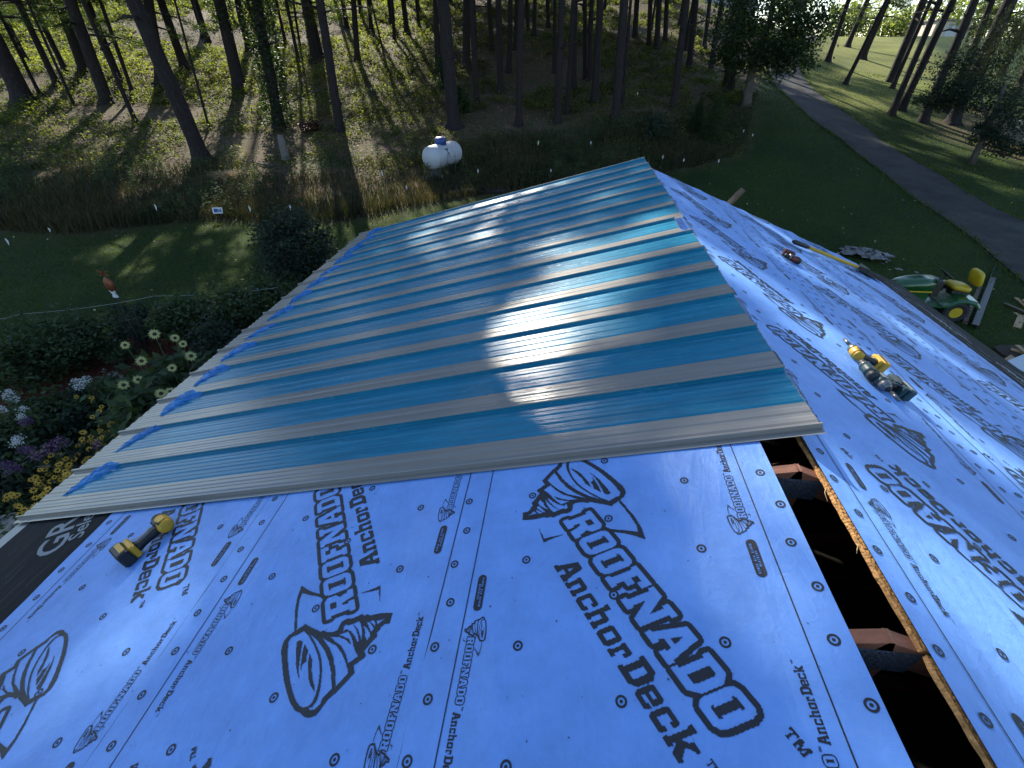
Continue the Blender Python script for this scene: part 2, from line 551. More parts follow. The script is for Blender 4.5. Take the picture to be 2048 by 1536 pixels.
mb = MB(); mb.box((.88, 1.85, 2.08), (7.4, 10.0, .02)); bpart('attic_floor', mb.mesh('attic_floor'), 'attic_dark')
# gable end and fascia boards
for v, nm in ((V1 - .02, 'gable_wall'), (V0 + .02, 'gable_wall')):
    a, b_, c = L(.3, v, -.1), L(ux, v, -.105), Rr(4.1, v, -.1)
    y = a[1]
    mb = MB(); P = []
    for yy in (y - .02, y + .02):
        P += [(a[0], yy, 2.34), (c[0], yy, 2.34), (c[0], yy, c[2]), (b_[0], yy, b_[2] - .02), (a[0], yy, a[2])]
    mb.add(P, [(4, 3, 2, 1, 0), (5, 6, 7, 8, 9)] + [(i, (i + 1) % 5, 5 + (i + 1) % 5, 5 + i) for i in range(5)])
    bpart(nm, mb.mesh(nm), 'wall_paint')
for fn, u in ((L, .03), (Rr, 4.51)):
    mb = MB(); p = fn(u, 0, 0)
    mb.box((p[0], (V0 + V1) / 2 + OL[1], p[2] - .10), (.02, V1 - V0, .15)); bpart('fascia_board', mb.mesh('fascia_board'), 'wall_paint')

# drip edge along the left eave
mb = MB()
P = []; vs = [V0, 5.69]
for v in vs:
    P += [L(.012, v, -.05), L(.008, v, .0015), L(.16, v, .0025)]
mb.add(P, [(0, 3, 4, 1), (1, 4, 5, 2)]); bpart('drip_edge', mb.mesh('drip_edge'), 'galv_steel')

# underlayment sheets ------------------------------------------------------
def sheet(name, arr, disp, u0, u1, v0, v1, h, m, du=.035, dv=.05, edge=0.):
    nu = max(2, int(round((u1 - u0) / du))) + 1; nv = max(2, int(round((v1 - v0) / dv))) + 1
    U, Vv = np.meshgrid(np.linspace(u0, u1, nu), np.linspace(v0, v1, nv), indexing='ij')
    D = disp(U, Vv)
    if edge:
        k = np.zeros_like(U); k[0 if edge < 0 else -1, :] = 1
        U = U + k * (.012 * (vnoise(Vv * 2.1 + u0 * 9, Vv * 0 + 3) - .5) + .006 * (vnoise(Vv * 9, Vv * 0 + 11) - .5)) 
    X = arr(U, Vv, h + D).reshape(-1, 3)
    i = np.arange(nu * nv).reshape(nu, nv)
    q = np.stack([i[:-1, :-1], i[1:, :-1], i[1:, 1:], i[:-1, 1:]], -1).reshape(-1, 4)
    me = mesh_np(name, X, [q], smooth=True)
    return bpart(name, me, m)
zero = lambda u, v: 0 * u
s_mem = sheet('membrane_sheet', Larr, dL, .125, .90, V0, 5.68, .003, 'ice_membrane', .05, .08)
s_mem['label'] = 'black self-adhered membrane strip along the left eave'
SH_L = [sheet('underlayment_sheet', Larr, dL, .835, 2.06, V0, 5.68, .006, 'blue_underlay', edge=-1),
        sheet('underlayment_sheet', Larr, dL, 1.977, 3.195, V0, 5.68, .009, 'blue_underlay', edge=-1),
        sheet('underlayment_sheet', Larr, dL, 3.115, 4.347, V0, 5.68, .012, 'blue_underlay', edge=-1)]
HL = [.006, .009, .012]
s_memR = sheet('membrane_sheet', Rarr, dR, 3.66, 4.56, V0, 5.74, .003, 'ice_membrane', .04, .06)
s_memR['label'] = 'black membrane strip along the right eave'
SH_R = [sheet('underlayment_sheet', Rarr, dR, .083, 1.365, V0, 5.74, .015, 'blue_underlay', .03, .05, edge=1),
        sheet('underlayment_sheet', Rarr, dR, 1.29, 2.53, V0, 5.75, .011, 'blue_underlay', .03, .05, edge=1),
        sheet('underlayment_sheet', Rarr, dR, 2.45, 3.78, V0, 5.76, .007, 'blue_underlay', .03, .05, edge=1)]
HR = [.015, .011, .007]

# ------------------------------------------------------------------ printed marks on the underlayment
LOGO = {
'sil':[(72,207),(55,195),(18,164),(2,151),(6,145),(-12,130),(-26,107),(-28,91),(-16,83),(-3,71),(-3,52),(-16,31),(-21,-6),(-33,-12),(-32,-22),(-45,-33),(-56,-62),(-62,-76),(-85,-112),(-119,-94),(-111,-79),(-112,-61),(-120,-60),(-124,-45),(-139,-44),(-145,-26),(-164,8),(-186,4),(-192,49),(-218,49),(-233,85),(-247,119),(-246,122),(-253,146),(-270,170),(-278,186),(-274,205),(-262,221),(-245,232),(-222,252),(-186,268),(-151,277),(-103,288),(-49,294),(14,299),(35,296),(52,288),(63,273),(67,248),(69,221)],
'c1':[(46,214),(46,235),(48,263),(37,272),(-1,276),(-58,274),(-120,266),(-159,258),(-193,248),(-217,237),(-231,223),(-237,207),(-232,194),(-214,182),(-186,171),(-143,163),(-87,166),(-38,178),(15,197)],
'm1':[(18,241),(18,231),(4,219),(-24,226),(-64,233),(-94,237),(-132,234),(-104,241),(-68,246),(-19,245)],
'm2':[(-9,213),(-43,201),(-62,208),(-86,210),(-79,213),(-83,224),(-110,230),(-79,228),(-41,223)],
'm3':[(-57,196),(-88,188),(-118,192),(-154,190),(-188,184),(-201,186),(-174,197),(-139,204),(-93,204)],
'c2':[(26,196),(-22,166),(-78,143),(-126,131),(-169,126),(-225,128),(-237,160),(-252,169),(-258,187),(-253,201),(-242,210),(-246,194),(-231,177),(-203,166),(-160,158),(-112,155),(-71,162),(-19,177)],
'c3':[(-22,149),(-56,124),(-85,101),(-126,84),(-161,75),(-192,71),(-207,71),(-226,116),(-174,112),(-122,115),(-78,126)],
'c4':[(-38,119),(-58,88),(-85,65),(-116,48),(-87,54),(-50,87),(-57,53),(-90,44),(-135,40),(-170,31),(-173,67),(-138,71),(-96,84),(-63,106)],
'c5':[(-48,70),(-27,68),(-24,58),(-35,48),(-37,35),(-62,26),(-96,21),(-119,22),(-116,27),(-89,33),(-62,44),(-42,61)],
'c6':[(-38,34),(-42,8),(-75,4),(-104,7),(-121,13),(-100,14),(-69,19)],
'c7':[(-67,-2),(-85,-13),(-106,-20),(-123,-21),(-132,-5),(-111,-3),(-88,-5)],
'c8':[(-59,-16),(-69,-26),(-94,-35),(-105,-37),(-109,-25),(-92,-22)],
'c9':[(-66,-27),(-71,-42),(-86,-46),(-99,-44),(-81,-35)],
'c10':[(-79,-50),(-92,-86),(-93,-71),(-94,-52)],
'axe':[(263,218),(225,193),(195,170),(169,141),(152,140),(172,162),(201,194),(224,215),(198,228),(143,237),(68,241),(65,249),(150,248),(214,237)],
'axe2':[(57,-90),(-15,-75),(44,-80),(52,-56),(75,-2),(69,-23),(61,-58)]}
ISH = [(.36, .2), (.30, .22), (.30, .28), (.38, .26), (.38, .74), (.30, .72), (.30, .78), (.36, .8), (.7, .8), (.7, .72), (.64, .74), (.64, .26), (.7, .28), (.7, .2)]
GL = {
'R': ([(0, 0), (.48, 0), (.48, .2), (.4, .2), (.4, .4), (.5, .4), (.62, 0), (1, 0), (1, .2), (.92, .2), (.82, .46), (.97, .58), (.97, .88), (.82, 1), (0, 1), (0, .8), (.1, .8), (.1, .2), (0, .2)], [[(.4, .6), (.66, .6), (.66, .8), (.4, .8)]]),
'O': ([(0, .2), (.06, .07), (.2, 0), (.8, 0), (.94, .07), (1, .2), (1, .8), (.94, .93), (.8, 1), (.2, 1), (.06, .93), (0, .8)], [ISH]),
'F': ([(0, 0), (.52, 0), (.52, .18), (.44, .18), (.44, .4), (.7, .4), (.7, .62), (.44, .62), (.44, .8), (.7, .8), (.7, .68), (1, .68), (1, 1), (0, 1), (0, .82), (.1, .82), (.1, .18), (0, .18)], []),
'N': ([(0, 0), (.36, 0), (.36, .18), (.3, .18), (.3, .55), (.62, 0), (.9, 0), (.9, .82), (1, .82), (1, 1), (.6, 1), (.6, .82), (.68, .82), (.68, .42), (.36, 1), (0, 1), (0, .82), (.08, .82), (.08, .18), (0, .18)], []),
'A': ([(0, 0), (.38, 0), (.38, .18), (.32, .18), (.35, .3), (.63, .3), (.66, .18), (.6, .18), (.6, 0), (1, 0), (1, .18), (.93, .18), (.7, 1), (.28, 1), (.07, .18), (0, .18)], [[(.41, .45), (.58, .45), (.5, .75)]]),
'D': ([(0, 0), (.75, 0), (1, .22), (1, .78), (.75, 1), (0, 1), (0, .82), (.1, .82), (.1, .18), (0, .18)], [[(.38, .22), (.66, .22), (.70, .28), (.70, .72), (.66, .78), (.38, .78)]]),
'n': ([(0, 0), (.4, 0), (.4, .17), (.32, .17), (.32, .52), (.6, .52), (.6, .17), (.55, .17), (.55, 0), (.95, 0), (.95, .17), (.86, .17), (.86, .6), (.74, .72), (0, .72), (0, .55), (.07, .55), (.07, .17), (0, .17)], []),
'c': ([(0, .12), (.12, 0), (.85, 0), (.95, .1), (.95, .26), (.7, .26), (.7, .18), (.28, .18), (.28, .54), (.7, .54), (.7, .46), (.95, .46), (.95, .62), (.85, .72), (.12, .72), (0, .6)], []),
'h': ([(0, 0), (.4, 0), (.4, .17), (.32, .17), (.32, .52), (.6, .52), (.6, .17), (.55, .17), (.55, 0), (.95, 0), (.95, .17), (.86, .17), (.86, .6), (.74, .72), (.32, .72), (.32, 1), (0, 1), (0, .83), (.07, .83), (.07, .17), (0, .17)], []),
'o': ([(0, .12), (.12, 0), (.83, 0), (.95, .12), (.95, .6), (.83, .72), (.12, .72), (0, .6)], [[(.28, .18), (.67, .18), (.67, .54), (.28, .54)]]),
'r': ([(0, 0), (.5, 0), (.5, .17), (.34, .17), (.34, .5), (.6, .5), (.6, .4), (.85, .4), (.85, .6), (.75, .72), (0, .72), (0, .55), (.08, .55), (.08, .17), (0, .17)], []),
'e': ([(0, .12), (.12, 0), (.85, 0), (.95, .1), (.95, .22), (.7, .22), (.7, .16), (.28, .16), (.28, .28), (.95, .28), (.95, .6), (.83, .72), (.12, .72), (0, .6)], [[(.28, .42), (.67, .42), (.67, .56), (.28, .56)]]),
'k': ([(0, 0), (.4, 0), (.4, .17), (.32, .17), (.32, .3), (.62, 0), (1, 0), (1, .17), (.88, .17), (.6, .42), (.85, .6), (.95, .6), (.95, .74), (.55, .74), (.55, .6), (.32, .46), (.32, 1), (0, 1), (0, .83), (.07, .83), (.07, .17), (0, .17)], []),
'T': ([(.3, 0), (.7, 0), (.7, .15), (.6, .15), (.6, .82), (.82, .82), (.82, .7), (1, .7), (1, 1), (0, 1), (0, .7), (.18, .7), (.18, .82), (.4, .82), (.4, .15), (.3, .15)], []),
'M': ([(0, 0), (.3, 0), (.3, .15), (.22, .15), (.22, .65), (.45, 0), (.55, 0), (.78, .65), (.78, .15), (.7, .15), (.7, 0), (1, 0), (1, 1), (.76, 1), (.5, .35), (.24, 1), (0, 1)], [])}

class Mask:
    def __init__(s, a0, a1, b0, b1, cell):
        s.a0, s.b0, s.c = a0, b0, cell
        s.A, s.B = np.meshgrid(np.arange(a0, a1, cell) + cell / 2, np.arange(b0, b1, cell) + cell / 2)
        s.m = np.zeros(s.A.shape, bool)
    def poly(s, pts):
        x = np.array([p[0] for p in pts]); y = np.array([p[1] for p in pts])
        j0, j1 = np.searchsorted(s.A[0], [x.min(), x.max()]); i0, i1 = np.searchsorted(s.B[:, 0], [y.min(), y.max()])
        out = np.zeros(s.m.shape, bool)
        if j1 <= j0 or i1 <= i0: return out
        A = s.A[i0:i1, j0:j1]; B = s.B[i0:i1, j0:j1]; ins = np.zeros(A.shape, bool)
        for k in range(len(x)):
            xa, ya, xb, yb = x[k - 1], y[k - 1], x[k], y[k]
            if ya == yb: continue
            c = (ya > B) != (yb > B)
            ins ^= c & (A < (xb - xa) * (B - ya) / (yb - ya) + xa)
        out[i0:i1, j0:j1] = ins
        return out
    def glyph(s, ch, a, b, w, h, skew=0.):
        ad, sub = GL[ch]
        f = lambda P: [(a + p[0] * w + p[1] * h * skew, b + p[1] * h) for p in P]
        g = s.poly(f(ad))
        for q in sub: g &= ~s.poly(f(q))
        return g
    def dilate(s, g, r):
        n = max(1, int(round(r / s.c))); out = g.copy()
        for i in range(-n, n + 1):
            for j in range(-n, n + 1):
                if i * i + j * j <= n * n:
                    out |= np.roll(np.roll(g, i, 0), j, 1)
        return out
    def rects(s):
        m = s.m; open_ = {}; out = []
        for i in range(m.shape[0] + 1):
            runs = set()
            if i < m.shape[0]:
                d = np.diff(np.concatenate([[0], m[i].astype(np.int8), [0]]))
                runs = set(zip(np.where(d == 1)[0].tolist(), np.where(d == -1)[0].tolist()))
            for r in list(open_):
                if r not in runs:
                    out.append((r[0], r[1], open_.pop(r), i))
            for r in runs:
                if r not in open_: open_[r] = i
        q = np.array(out, float).reshape(-1, 4)
        return np.stack([s.a0 + q[:, 0] * s.c, s.a0 + q[:, 1] * s.c, s.b0 + q[:, 2] * s.c, s.b0 + q[:, 3] * s.c], 1)

def word(ms, text, widths, a, b, h, skew, gap):
    g = np.zeros(ms.m.shape, bool)
    for ch, w in zip(text, widths):
        g |= ms.glyph(ch, a, b, w - gap, h, skew); a += w
    return g

def tornado(ms, f):
    T = lambda k: ms.poly([f(p[0] / 1000, p[1] / 1000) for p in LOGO[k]])
    m = T('sil')
    for k in ('c1', 'c2', 'c3', 'c4', 'c5', 'c6', 'c7', 'c8', 'c9', 'c10'): m &= ~T(k)
    for k in ('m1', 'm2', 'm3', 'axe', 'axe2'): m |= T(k)
    return m

def logo_mask(cell):
    ms = Mask(-.30, .95, -.20, .31, cell)
    bound = [.016, .122, .212, .302, .392, .512, .625, .717, .806]
    g = word(ms, 'ROOFNADO', np.diff(bound), bound[0], .017, .114, .19, .006)
    ms.m = (ms.dilate(g, .0145) & ~g) | tornado(ms, lambda a, b: (a, b))
    ms.m |= word(ms, 'AnchorDeck', [.078, .066, .058, .066, .062, .052, .074, .060, .058, .066], .165, -.106, .080, .19, .005)
    ms.m |= word(ms, 'TM', [.027, .032], .868, .143, .027, .1, .003)
    ms.m |= word(ms, 'TM', [.017, .022], .826, -.052, .018, .1, .002)
    return ms.rects()

def band_mask(cell):
    ms = Mask(-.01, .47, -.012, .075, cell)
    k = .235
    ms.m = tornado(ms, lambda a, b: (.064 + a * k, .008 + b * k * .85))
    w = [.026, .023, .023, .022, .028, .027, .023, .022]
    g = word(ms, 'ROOFNADO', w, .064, .004, .026, .0, .002)
    ms.m |= ms.dilate(g, .0028) & ~g
    ms.m |= word(ms, 'AnchorDeck', [.021, .0175, .0155, .0175, .0165, .014, .020, .016, .0155, .0175], .276, .002, .026, .0, .0015)
    ms.m |= word(ms, 'TM', [.005, .006], .262, .027, .005, 0, 0)
    ms.m |= word(ms, 'TM', [.005, .006], .449, .022, .005, 0, 0)
    return ms.rects()

def pill_mask(cell):
    ms = Mask(-.004, .138, -.020, .020, cell)
    th = np.linspace(0, math.pi, 9)
    P = [(.118 + .016 * math.sin(t), .016 * math.cos(t)) for t in th] + [(.016 - .016 * math.sin(t), -.016 * math.cos(t)) for t in th]
    ms.m = ms.poly(P)
    # two lines of small capitals left blank in the dark badge
    for b0, n, a0 in ((.001, 15, .012), (-.009, 8, .036)):
        for i in range(n):
            a = a0 + i * .0072
            if b0 > 0 and i in (5, 9): continue
            ms.m &= ~ms.poly([(a, b0), (a + .0052, b0), (a + .0052, b0 + .0072), (a, b0 + .0072)])
            if i % 2: ms.m |= ms.poly([(a + .0016, b0 + .0022), (a + .0037, b0 + .0022), (a + .0037, b0 + .0050), (a + .0016, b0 + .0050)])
    return ms.rects()

def ring_rects(n=20):
    """target: dark ring and dark dot as quads (a,b)"""
    quads = []
    for k in range(n):
        t0, t1 = 2 * math.pi * k / n, 2 * math.pi * (k + 1) / n
        quads.append([(.0098 * math.cos(t0), .0098 * math.sin(t0)), (.0160 * math.cos(t0), .0160 * math.sin(t0)), (.0160 * math.cos(t1), .0160 * math.sin(t1)), (.0098 * math.cos(t1), .0098 * math.sin(t1))])
    for k in range(0, n, 2):
        t0, t1, t2 = [2 * math.pi * (k + i) / n for i in (0, 1, 2)]
        quads.append([(0, 0), (.0046 * math.cos(t0), .0046 * math.sin(t0)), (.0046 * math.cos(t1), .0046 * math.sin(t1)), (.0046 * math.cos(t2), .0046 * math.sin(t2))])
    return np.array(quads)

def r2q(r):
    return np.stack([np.stack([r[:, 0], r[:, 2]], 1), np.stack([r[:, 1], r[:, 2]], 1), np.stack([r[:, 1], r[:, 3]], 1), np.stack([r[:, 0], r[:, 3]], 1)], 1)
Q_LOGO = {'fine': r2q(logo_mask(.0026)), 'mid': r2q(logo_mask(.004)), 'far': r2q(logo_mask(.008))}
Q_BAND = {'fine': r2q(band_mask(.0009)), 'mid': r2q(band_mask(.0016)), 'far': r2q(band_mask(.003))}
Q_PILL = r2q(pill_mask(.0008))
Q_PILLF = r2q(pill_mask(.003))
Q_RING = ring_rects()

def clip_quads(q, vmax, vmin):
    """keep quads between two v values (q in u,v)"""
    vm = q[:, :, 1].mean(1)
    return q[(vm < vmax) & (vm > vmin)]

def place(q, u, v, ang):
    c, s = math.cos(ang), math.sin(ang)
    return np.stack([u + q[..., 0] * c - q[..., 1] * s, v + q[..., 0] * s + q[..., 1] * c], -1)

def prints(name, quads, side, idx, parent, m='print_ink', lift=.0013, vmax=None, urange=None):
    q = np.concatenate(quads)
    q = clip_quads(q, vmax if vmax is not None else V1, V0)
    if urange is not None:
        um = q[:, :, 0].mean(1); q = q[(um > urange[0]) & (um < urange[1])]
    if len(q) == 0: return None
    U, Vv = q[..., 0].ravel(), q[..., 1].ravel()
    if side == 'L': X = Larr(U, Vv, idx + lift + dL(U, Vv))
    else: X = Rarr(U, Vv, idx + lift + .0012 + dR(U, Vv))
    n = len(q)
    me = mesh_np(name, X, [np.arange(4 * n).reshape(n, 4)])
    o = link(name, me, m, parent)
    if name != 'printed_logo': o['kind'] = 'stuff'
    return o
def line_quads(u, v0, v1, w=.004, step=.12):
    vs = np.arange(v0, v1, step); vs = np.append(vs, v1)
    return np.array([[(u - w / 2, a), (u + w / 2, a), (u + w / 2, b - .0005), (u - w / 2, b - .0005)] for a, b in zip(vs[:-1], vs[1:])])
ANG0 = math.atan2(-.854, .521)           # reading direction towards the camera
ANG1 = ANG0 + math.pi
def O_of(ang, u, v): return u, v
VL = .06                                  # prints on the left slope end under the first metal panel
LEN = 1.19
# big diagonal logos, left slope (origin = lower left corner of the word)
for k in range(4):
    prints('printed_logo', [place(Q_LOGO['fine'], 3.532, -.340 - LEN * k, ANG0)], 'L', HL[2], SH_L[2], vmax=VL)
    prints('printed_logo', [place(Q_LOGO['fine'], 2.799, -.671 - LEN * k, ANG1)], 'L', HL[1], SH_L[1], vmax=VL)
    prints('printed_logo', [place(Q_LOGO['fine'], 1.255, .135 - LEN * k, ANG0)], 'L', HL[0], SH_L[0], vmax=VL)
# border text, badges, lap lines and fastener targets
A_UP, A_DN = math.pi / 2, -math.pi / 2     # reading away from / towards the camera
def border(i, lo, hi, sh, uline_lo, uline_hi, targets, lap=True):
    t, b, r = [], [], []
    for (u, v, ang) in lo + hi:
        b.append(place(Q_BAND['fine'], u, v, ang))
        du = math.cos(ang); dv = math.sin(ang)
        b.append(place(Q_PILL, u - dv * .020, v - dv * .155, ang))
    prints('printed_border_text', b, 'L', HL[i], sh, vmax=VL)
    for u in [x for x in (uline_lo, uline_hi) if x]: t.append(line_quads(u, V0, VL))
    prints('printed_lap_line', t, 'L', HL[i], sh, vmax=VL)
    for u, v in targets: r.append(place(Q_RING, u, v, 0))
    prints('printed_fastener_marks', r, 'L', HL[i], sh, vmax=VL)
def zig(u0, v0, du=.019):
    return [(u0 + (du if k % 2 else 0), v0 - .1503 * k) for k in range(30) if v0 - .1503 * k > V0 + .1]
def grid(pairs):
    return [(u, v0 - .3 * k) for u, v0 in pairs for k in range(15) if v0 - .3 * k > V0 + .1]
border(2, [(3.245, -.710 - .85 * k, A_DN) for k in range(4)], [(4.205, -.455 - .85 * k, A_UP) for k in range(4)], SH_L[2], 3.223, 4.238,
       zig(3.139, -.2035) + zig(4.301, -.195) + grid([(3.424, -.204), (3.731, -.05), (4.03, -.20)]))
border(1, [(2.128, -.565 - .85 * k, A_DN) for k in range(4)], [(3.070, -.297 - .85 * k, A_UP) for k in range(5)], SH_L[1], 2.090, 3.112,
       zig(2.018, -.058) + grid([(2.297, -.21), (2.598, -.059), (2.907, -.21)]))
border(0, [(.985, -.215 - .85 * k, A_DN) for k in range(4)], [(1.935, -1.135 + .85 * k, A_UP) for k in range(2)] + [(1.935, -1.985 - .85 * k, A_UP) for k in range(2)], SH_L[0], .945, 1.974,
       zig(.885, -.10) + grid([(1.17, -.21), (1.48, -.06), (1.78, -.21)]))
# right slope
def right_sheet(i, sh, base, starts_lo, seed):
    urg = {0: (.085, 1.36), 1: (1.372, 2.525), 2: (2.535, 3.775)}[i]
    qual = lambda v: 'mid' if v < 2.5 else 'far'
    k = -4
    for j in range(-4, 6):
        v = starts_lo + LEN * j
        if v > 6.2 or v < V0 - .4: continue
        prints('printed_logo', [place(Q_LOGO[qual(v)], base, v, ANG1)], 'R', HR[i], sh, vmax=5.72, urange=urg)
    b, t, r = [], [], []
    for j in range(-5, 8):
        v = starts_lo + .10 + .85 * j
        b.append(place(Q_BAND[qual(v)], urg[0] + .155, v, A_DN)); b.append(place(Q_PILL if v < 1 else Q_PILLF, urg[0] + .175, v + .168, A_DN))
        v = starts_lo - .25 + .85 * j
        b.append(place(Q_BAND[qual(v)], urg[1] - .14, v, A_UP)); b.append(place(Q_PILLF, urg[1] - .155, v - .16, A_UP))
    prints('printed_border_text', b, 'R', HR[i], sh, vmax=5.7, urange=urg)
    for u in ((urg[0] + .097 if i == 0 else urg[0] + .10), urg[1] - .095): t.append(line_quads(u, V0, 5.7, .0042, .05))
    prints('printed_lap_line', t, 'R', HR[i], sh, vmax=5.7)
    for j in range(66):
        v = -4.4 + .1503 * j
        r.append(place(Q_RING, urg[0] + .035 + (.019 if j % 2 else 0), v, 0)); r.append(place(Q_RING, urg[1] - .04 + (.015 if j % 2 else 0), v, 0))
        if j % 2 == 0:
            for m_, du in ((0, .3), (1, .61), (0, .92)):
                r.append(place(Q_RING, urg[0] + du, v + m_ * .15 + .06, 0))
    prints('printed_fastener_marks', r, 'R', HR[i], sh, vmax=5.7)
right_sheet(0, SH_R[0], .905, .53, 1)
right_sheet(1, SH_R[1], 2.10, 1.05, 2)
right_sheet(2, SH_R[2], 3.35, .25, 3)

# text on the black membrane
def text_quads(body, size, shear=0., bold=0.):
    cu = bpy.data.curves.new('t', 'FONT'); cu.body = body; cu.size = size; cu.shear = shear; cu.offset = bold; cu.resolution_u = 3
    ob = bpy.data.objects.new('t', cu); COL.objects.link(ob)
    bpy.context.view_layer.update()
    dg = bpy.context.evaluated_depsgraph_get()
    me = bpy.data.meshes.new_from_object(ob.evaluated_get(dg))
    V = np.array([v.co[:] for v in me.vertices]); Fc = [tuple(p.vertices) for p in me.polygons]
    bpy.data.objects.remove(ob); bpy.data.meshes.remove(me); bpy.data.curves.remove(cu)
    return V, Fc
def text_on(body, size, fn, u, v, ang, h, name, m, parent, shear=0., bold=0., clipv=None, offs=None):
    V, Fc = text_quads(body, size, shear, bold)
    P = place(V[:, :2], u, v, ang)
    if clipv is not None:
        Fc = [f for f in Fc if max(P[i][1] for i in f) < clipv]
    mb = MB(); D = dL(P[:, 0], P[:, 1]) if fn is L else dR(P[:, 0], P[:, 1])
    mb.add([fn(p[0], p[1], h + d) for p, d in zip(P, D)], Fc)
    return link(name, mb.mesh(name), m, parent)
for k in range(3):
    text_on('GRACE', .235, L, .715, -.275 - 1.1 * k, math.radians(123), .0055, 'printed_logo', 'membrane_print', s_mem, .25, .003, VL)
    text_on('Select', .13, L, .775, -.190 - 1.1 * k, math.radians(120), .0055, 'printed_logo', 'membrane_print', s_mem, .25, .002, VL)
# pale scuffs on the black membrane
mb = MB()
for k in range(46):
    u = rr.uniform(.16, .80); v = rr.uniform(-2.4, -.02); ln = rr.uniform(.05, .30); w = rr.uniform(.0006, .0022); du = rr.uniform(-.02, .02)
    if .30 < u < .82 and v > -.40: continue
    z = .0052 + float(dL(u, v))
    mb.add([L(u, v, z), L(u + w, v, z), L(u + w * .3 + du, v + ln, z), L(u + du, v + ln, z)], [(0, 1, 2, 3)])
link('scuff_marks', mb.mesh('scuff_marks'), 'membrane_print', s_mem)['kind'] = 'stuff'
mb = MB()
for k in range(150):
    u = rr.choice((3.93, 4.08, 4.25)) + rr.uniform(-.03, .03); v = rr.uniform(-1, 5.6); ln = rr.uniform(.08, .28); w = rr.uniform(.004, .011)
    P = []
    for q in range(4):
        vv = v + ln * q / 3; uu = u + .02 * math.sin(vv * 9) + rr.uniform(-.006, .006)
        P += [Rr(uu, vv, .006 + float(dR(uu, vv))), Rr(uu + w, vv, .006 + float(dR(uu + w, vv)))]
    mb.add(P, [(0, 1, 3, 2), (2, 3, 5, 4), (4, 5, 7, 6)])
link('scuff_marks', mb.mesh('scuff_marks'), 'membrane_print', s_memR)['kind'] = 'stuff'
for k in range(6):
    text_on('GRACE', .17, Rr, 4.02, -1.2 + 1.1 * k, A_DN, .0065, 'printed_logo', 'membrane_print', s_memR, .25, .002, 5.5)

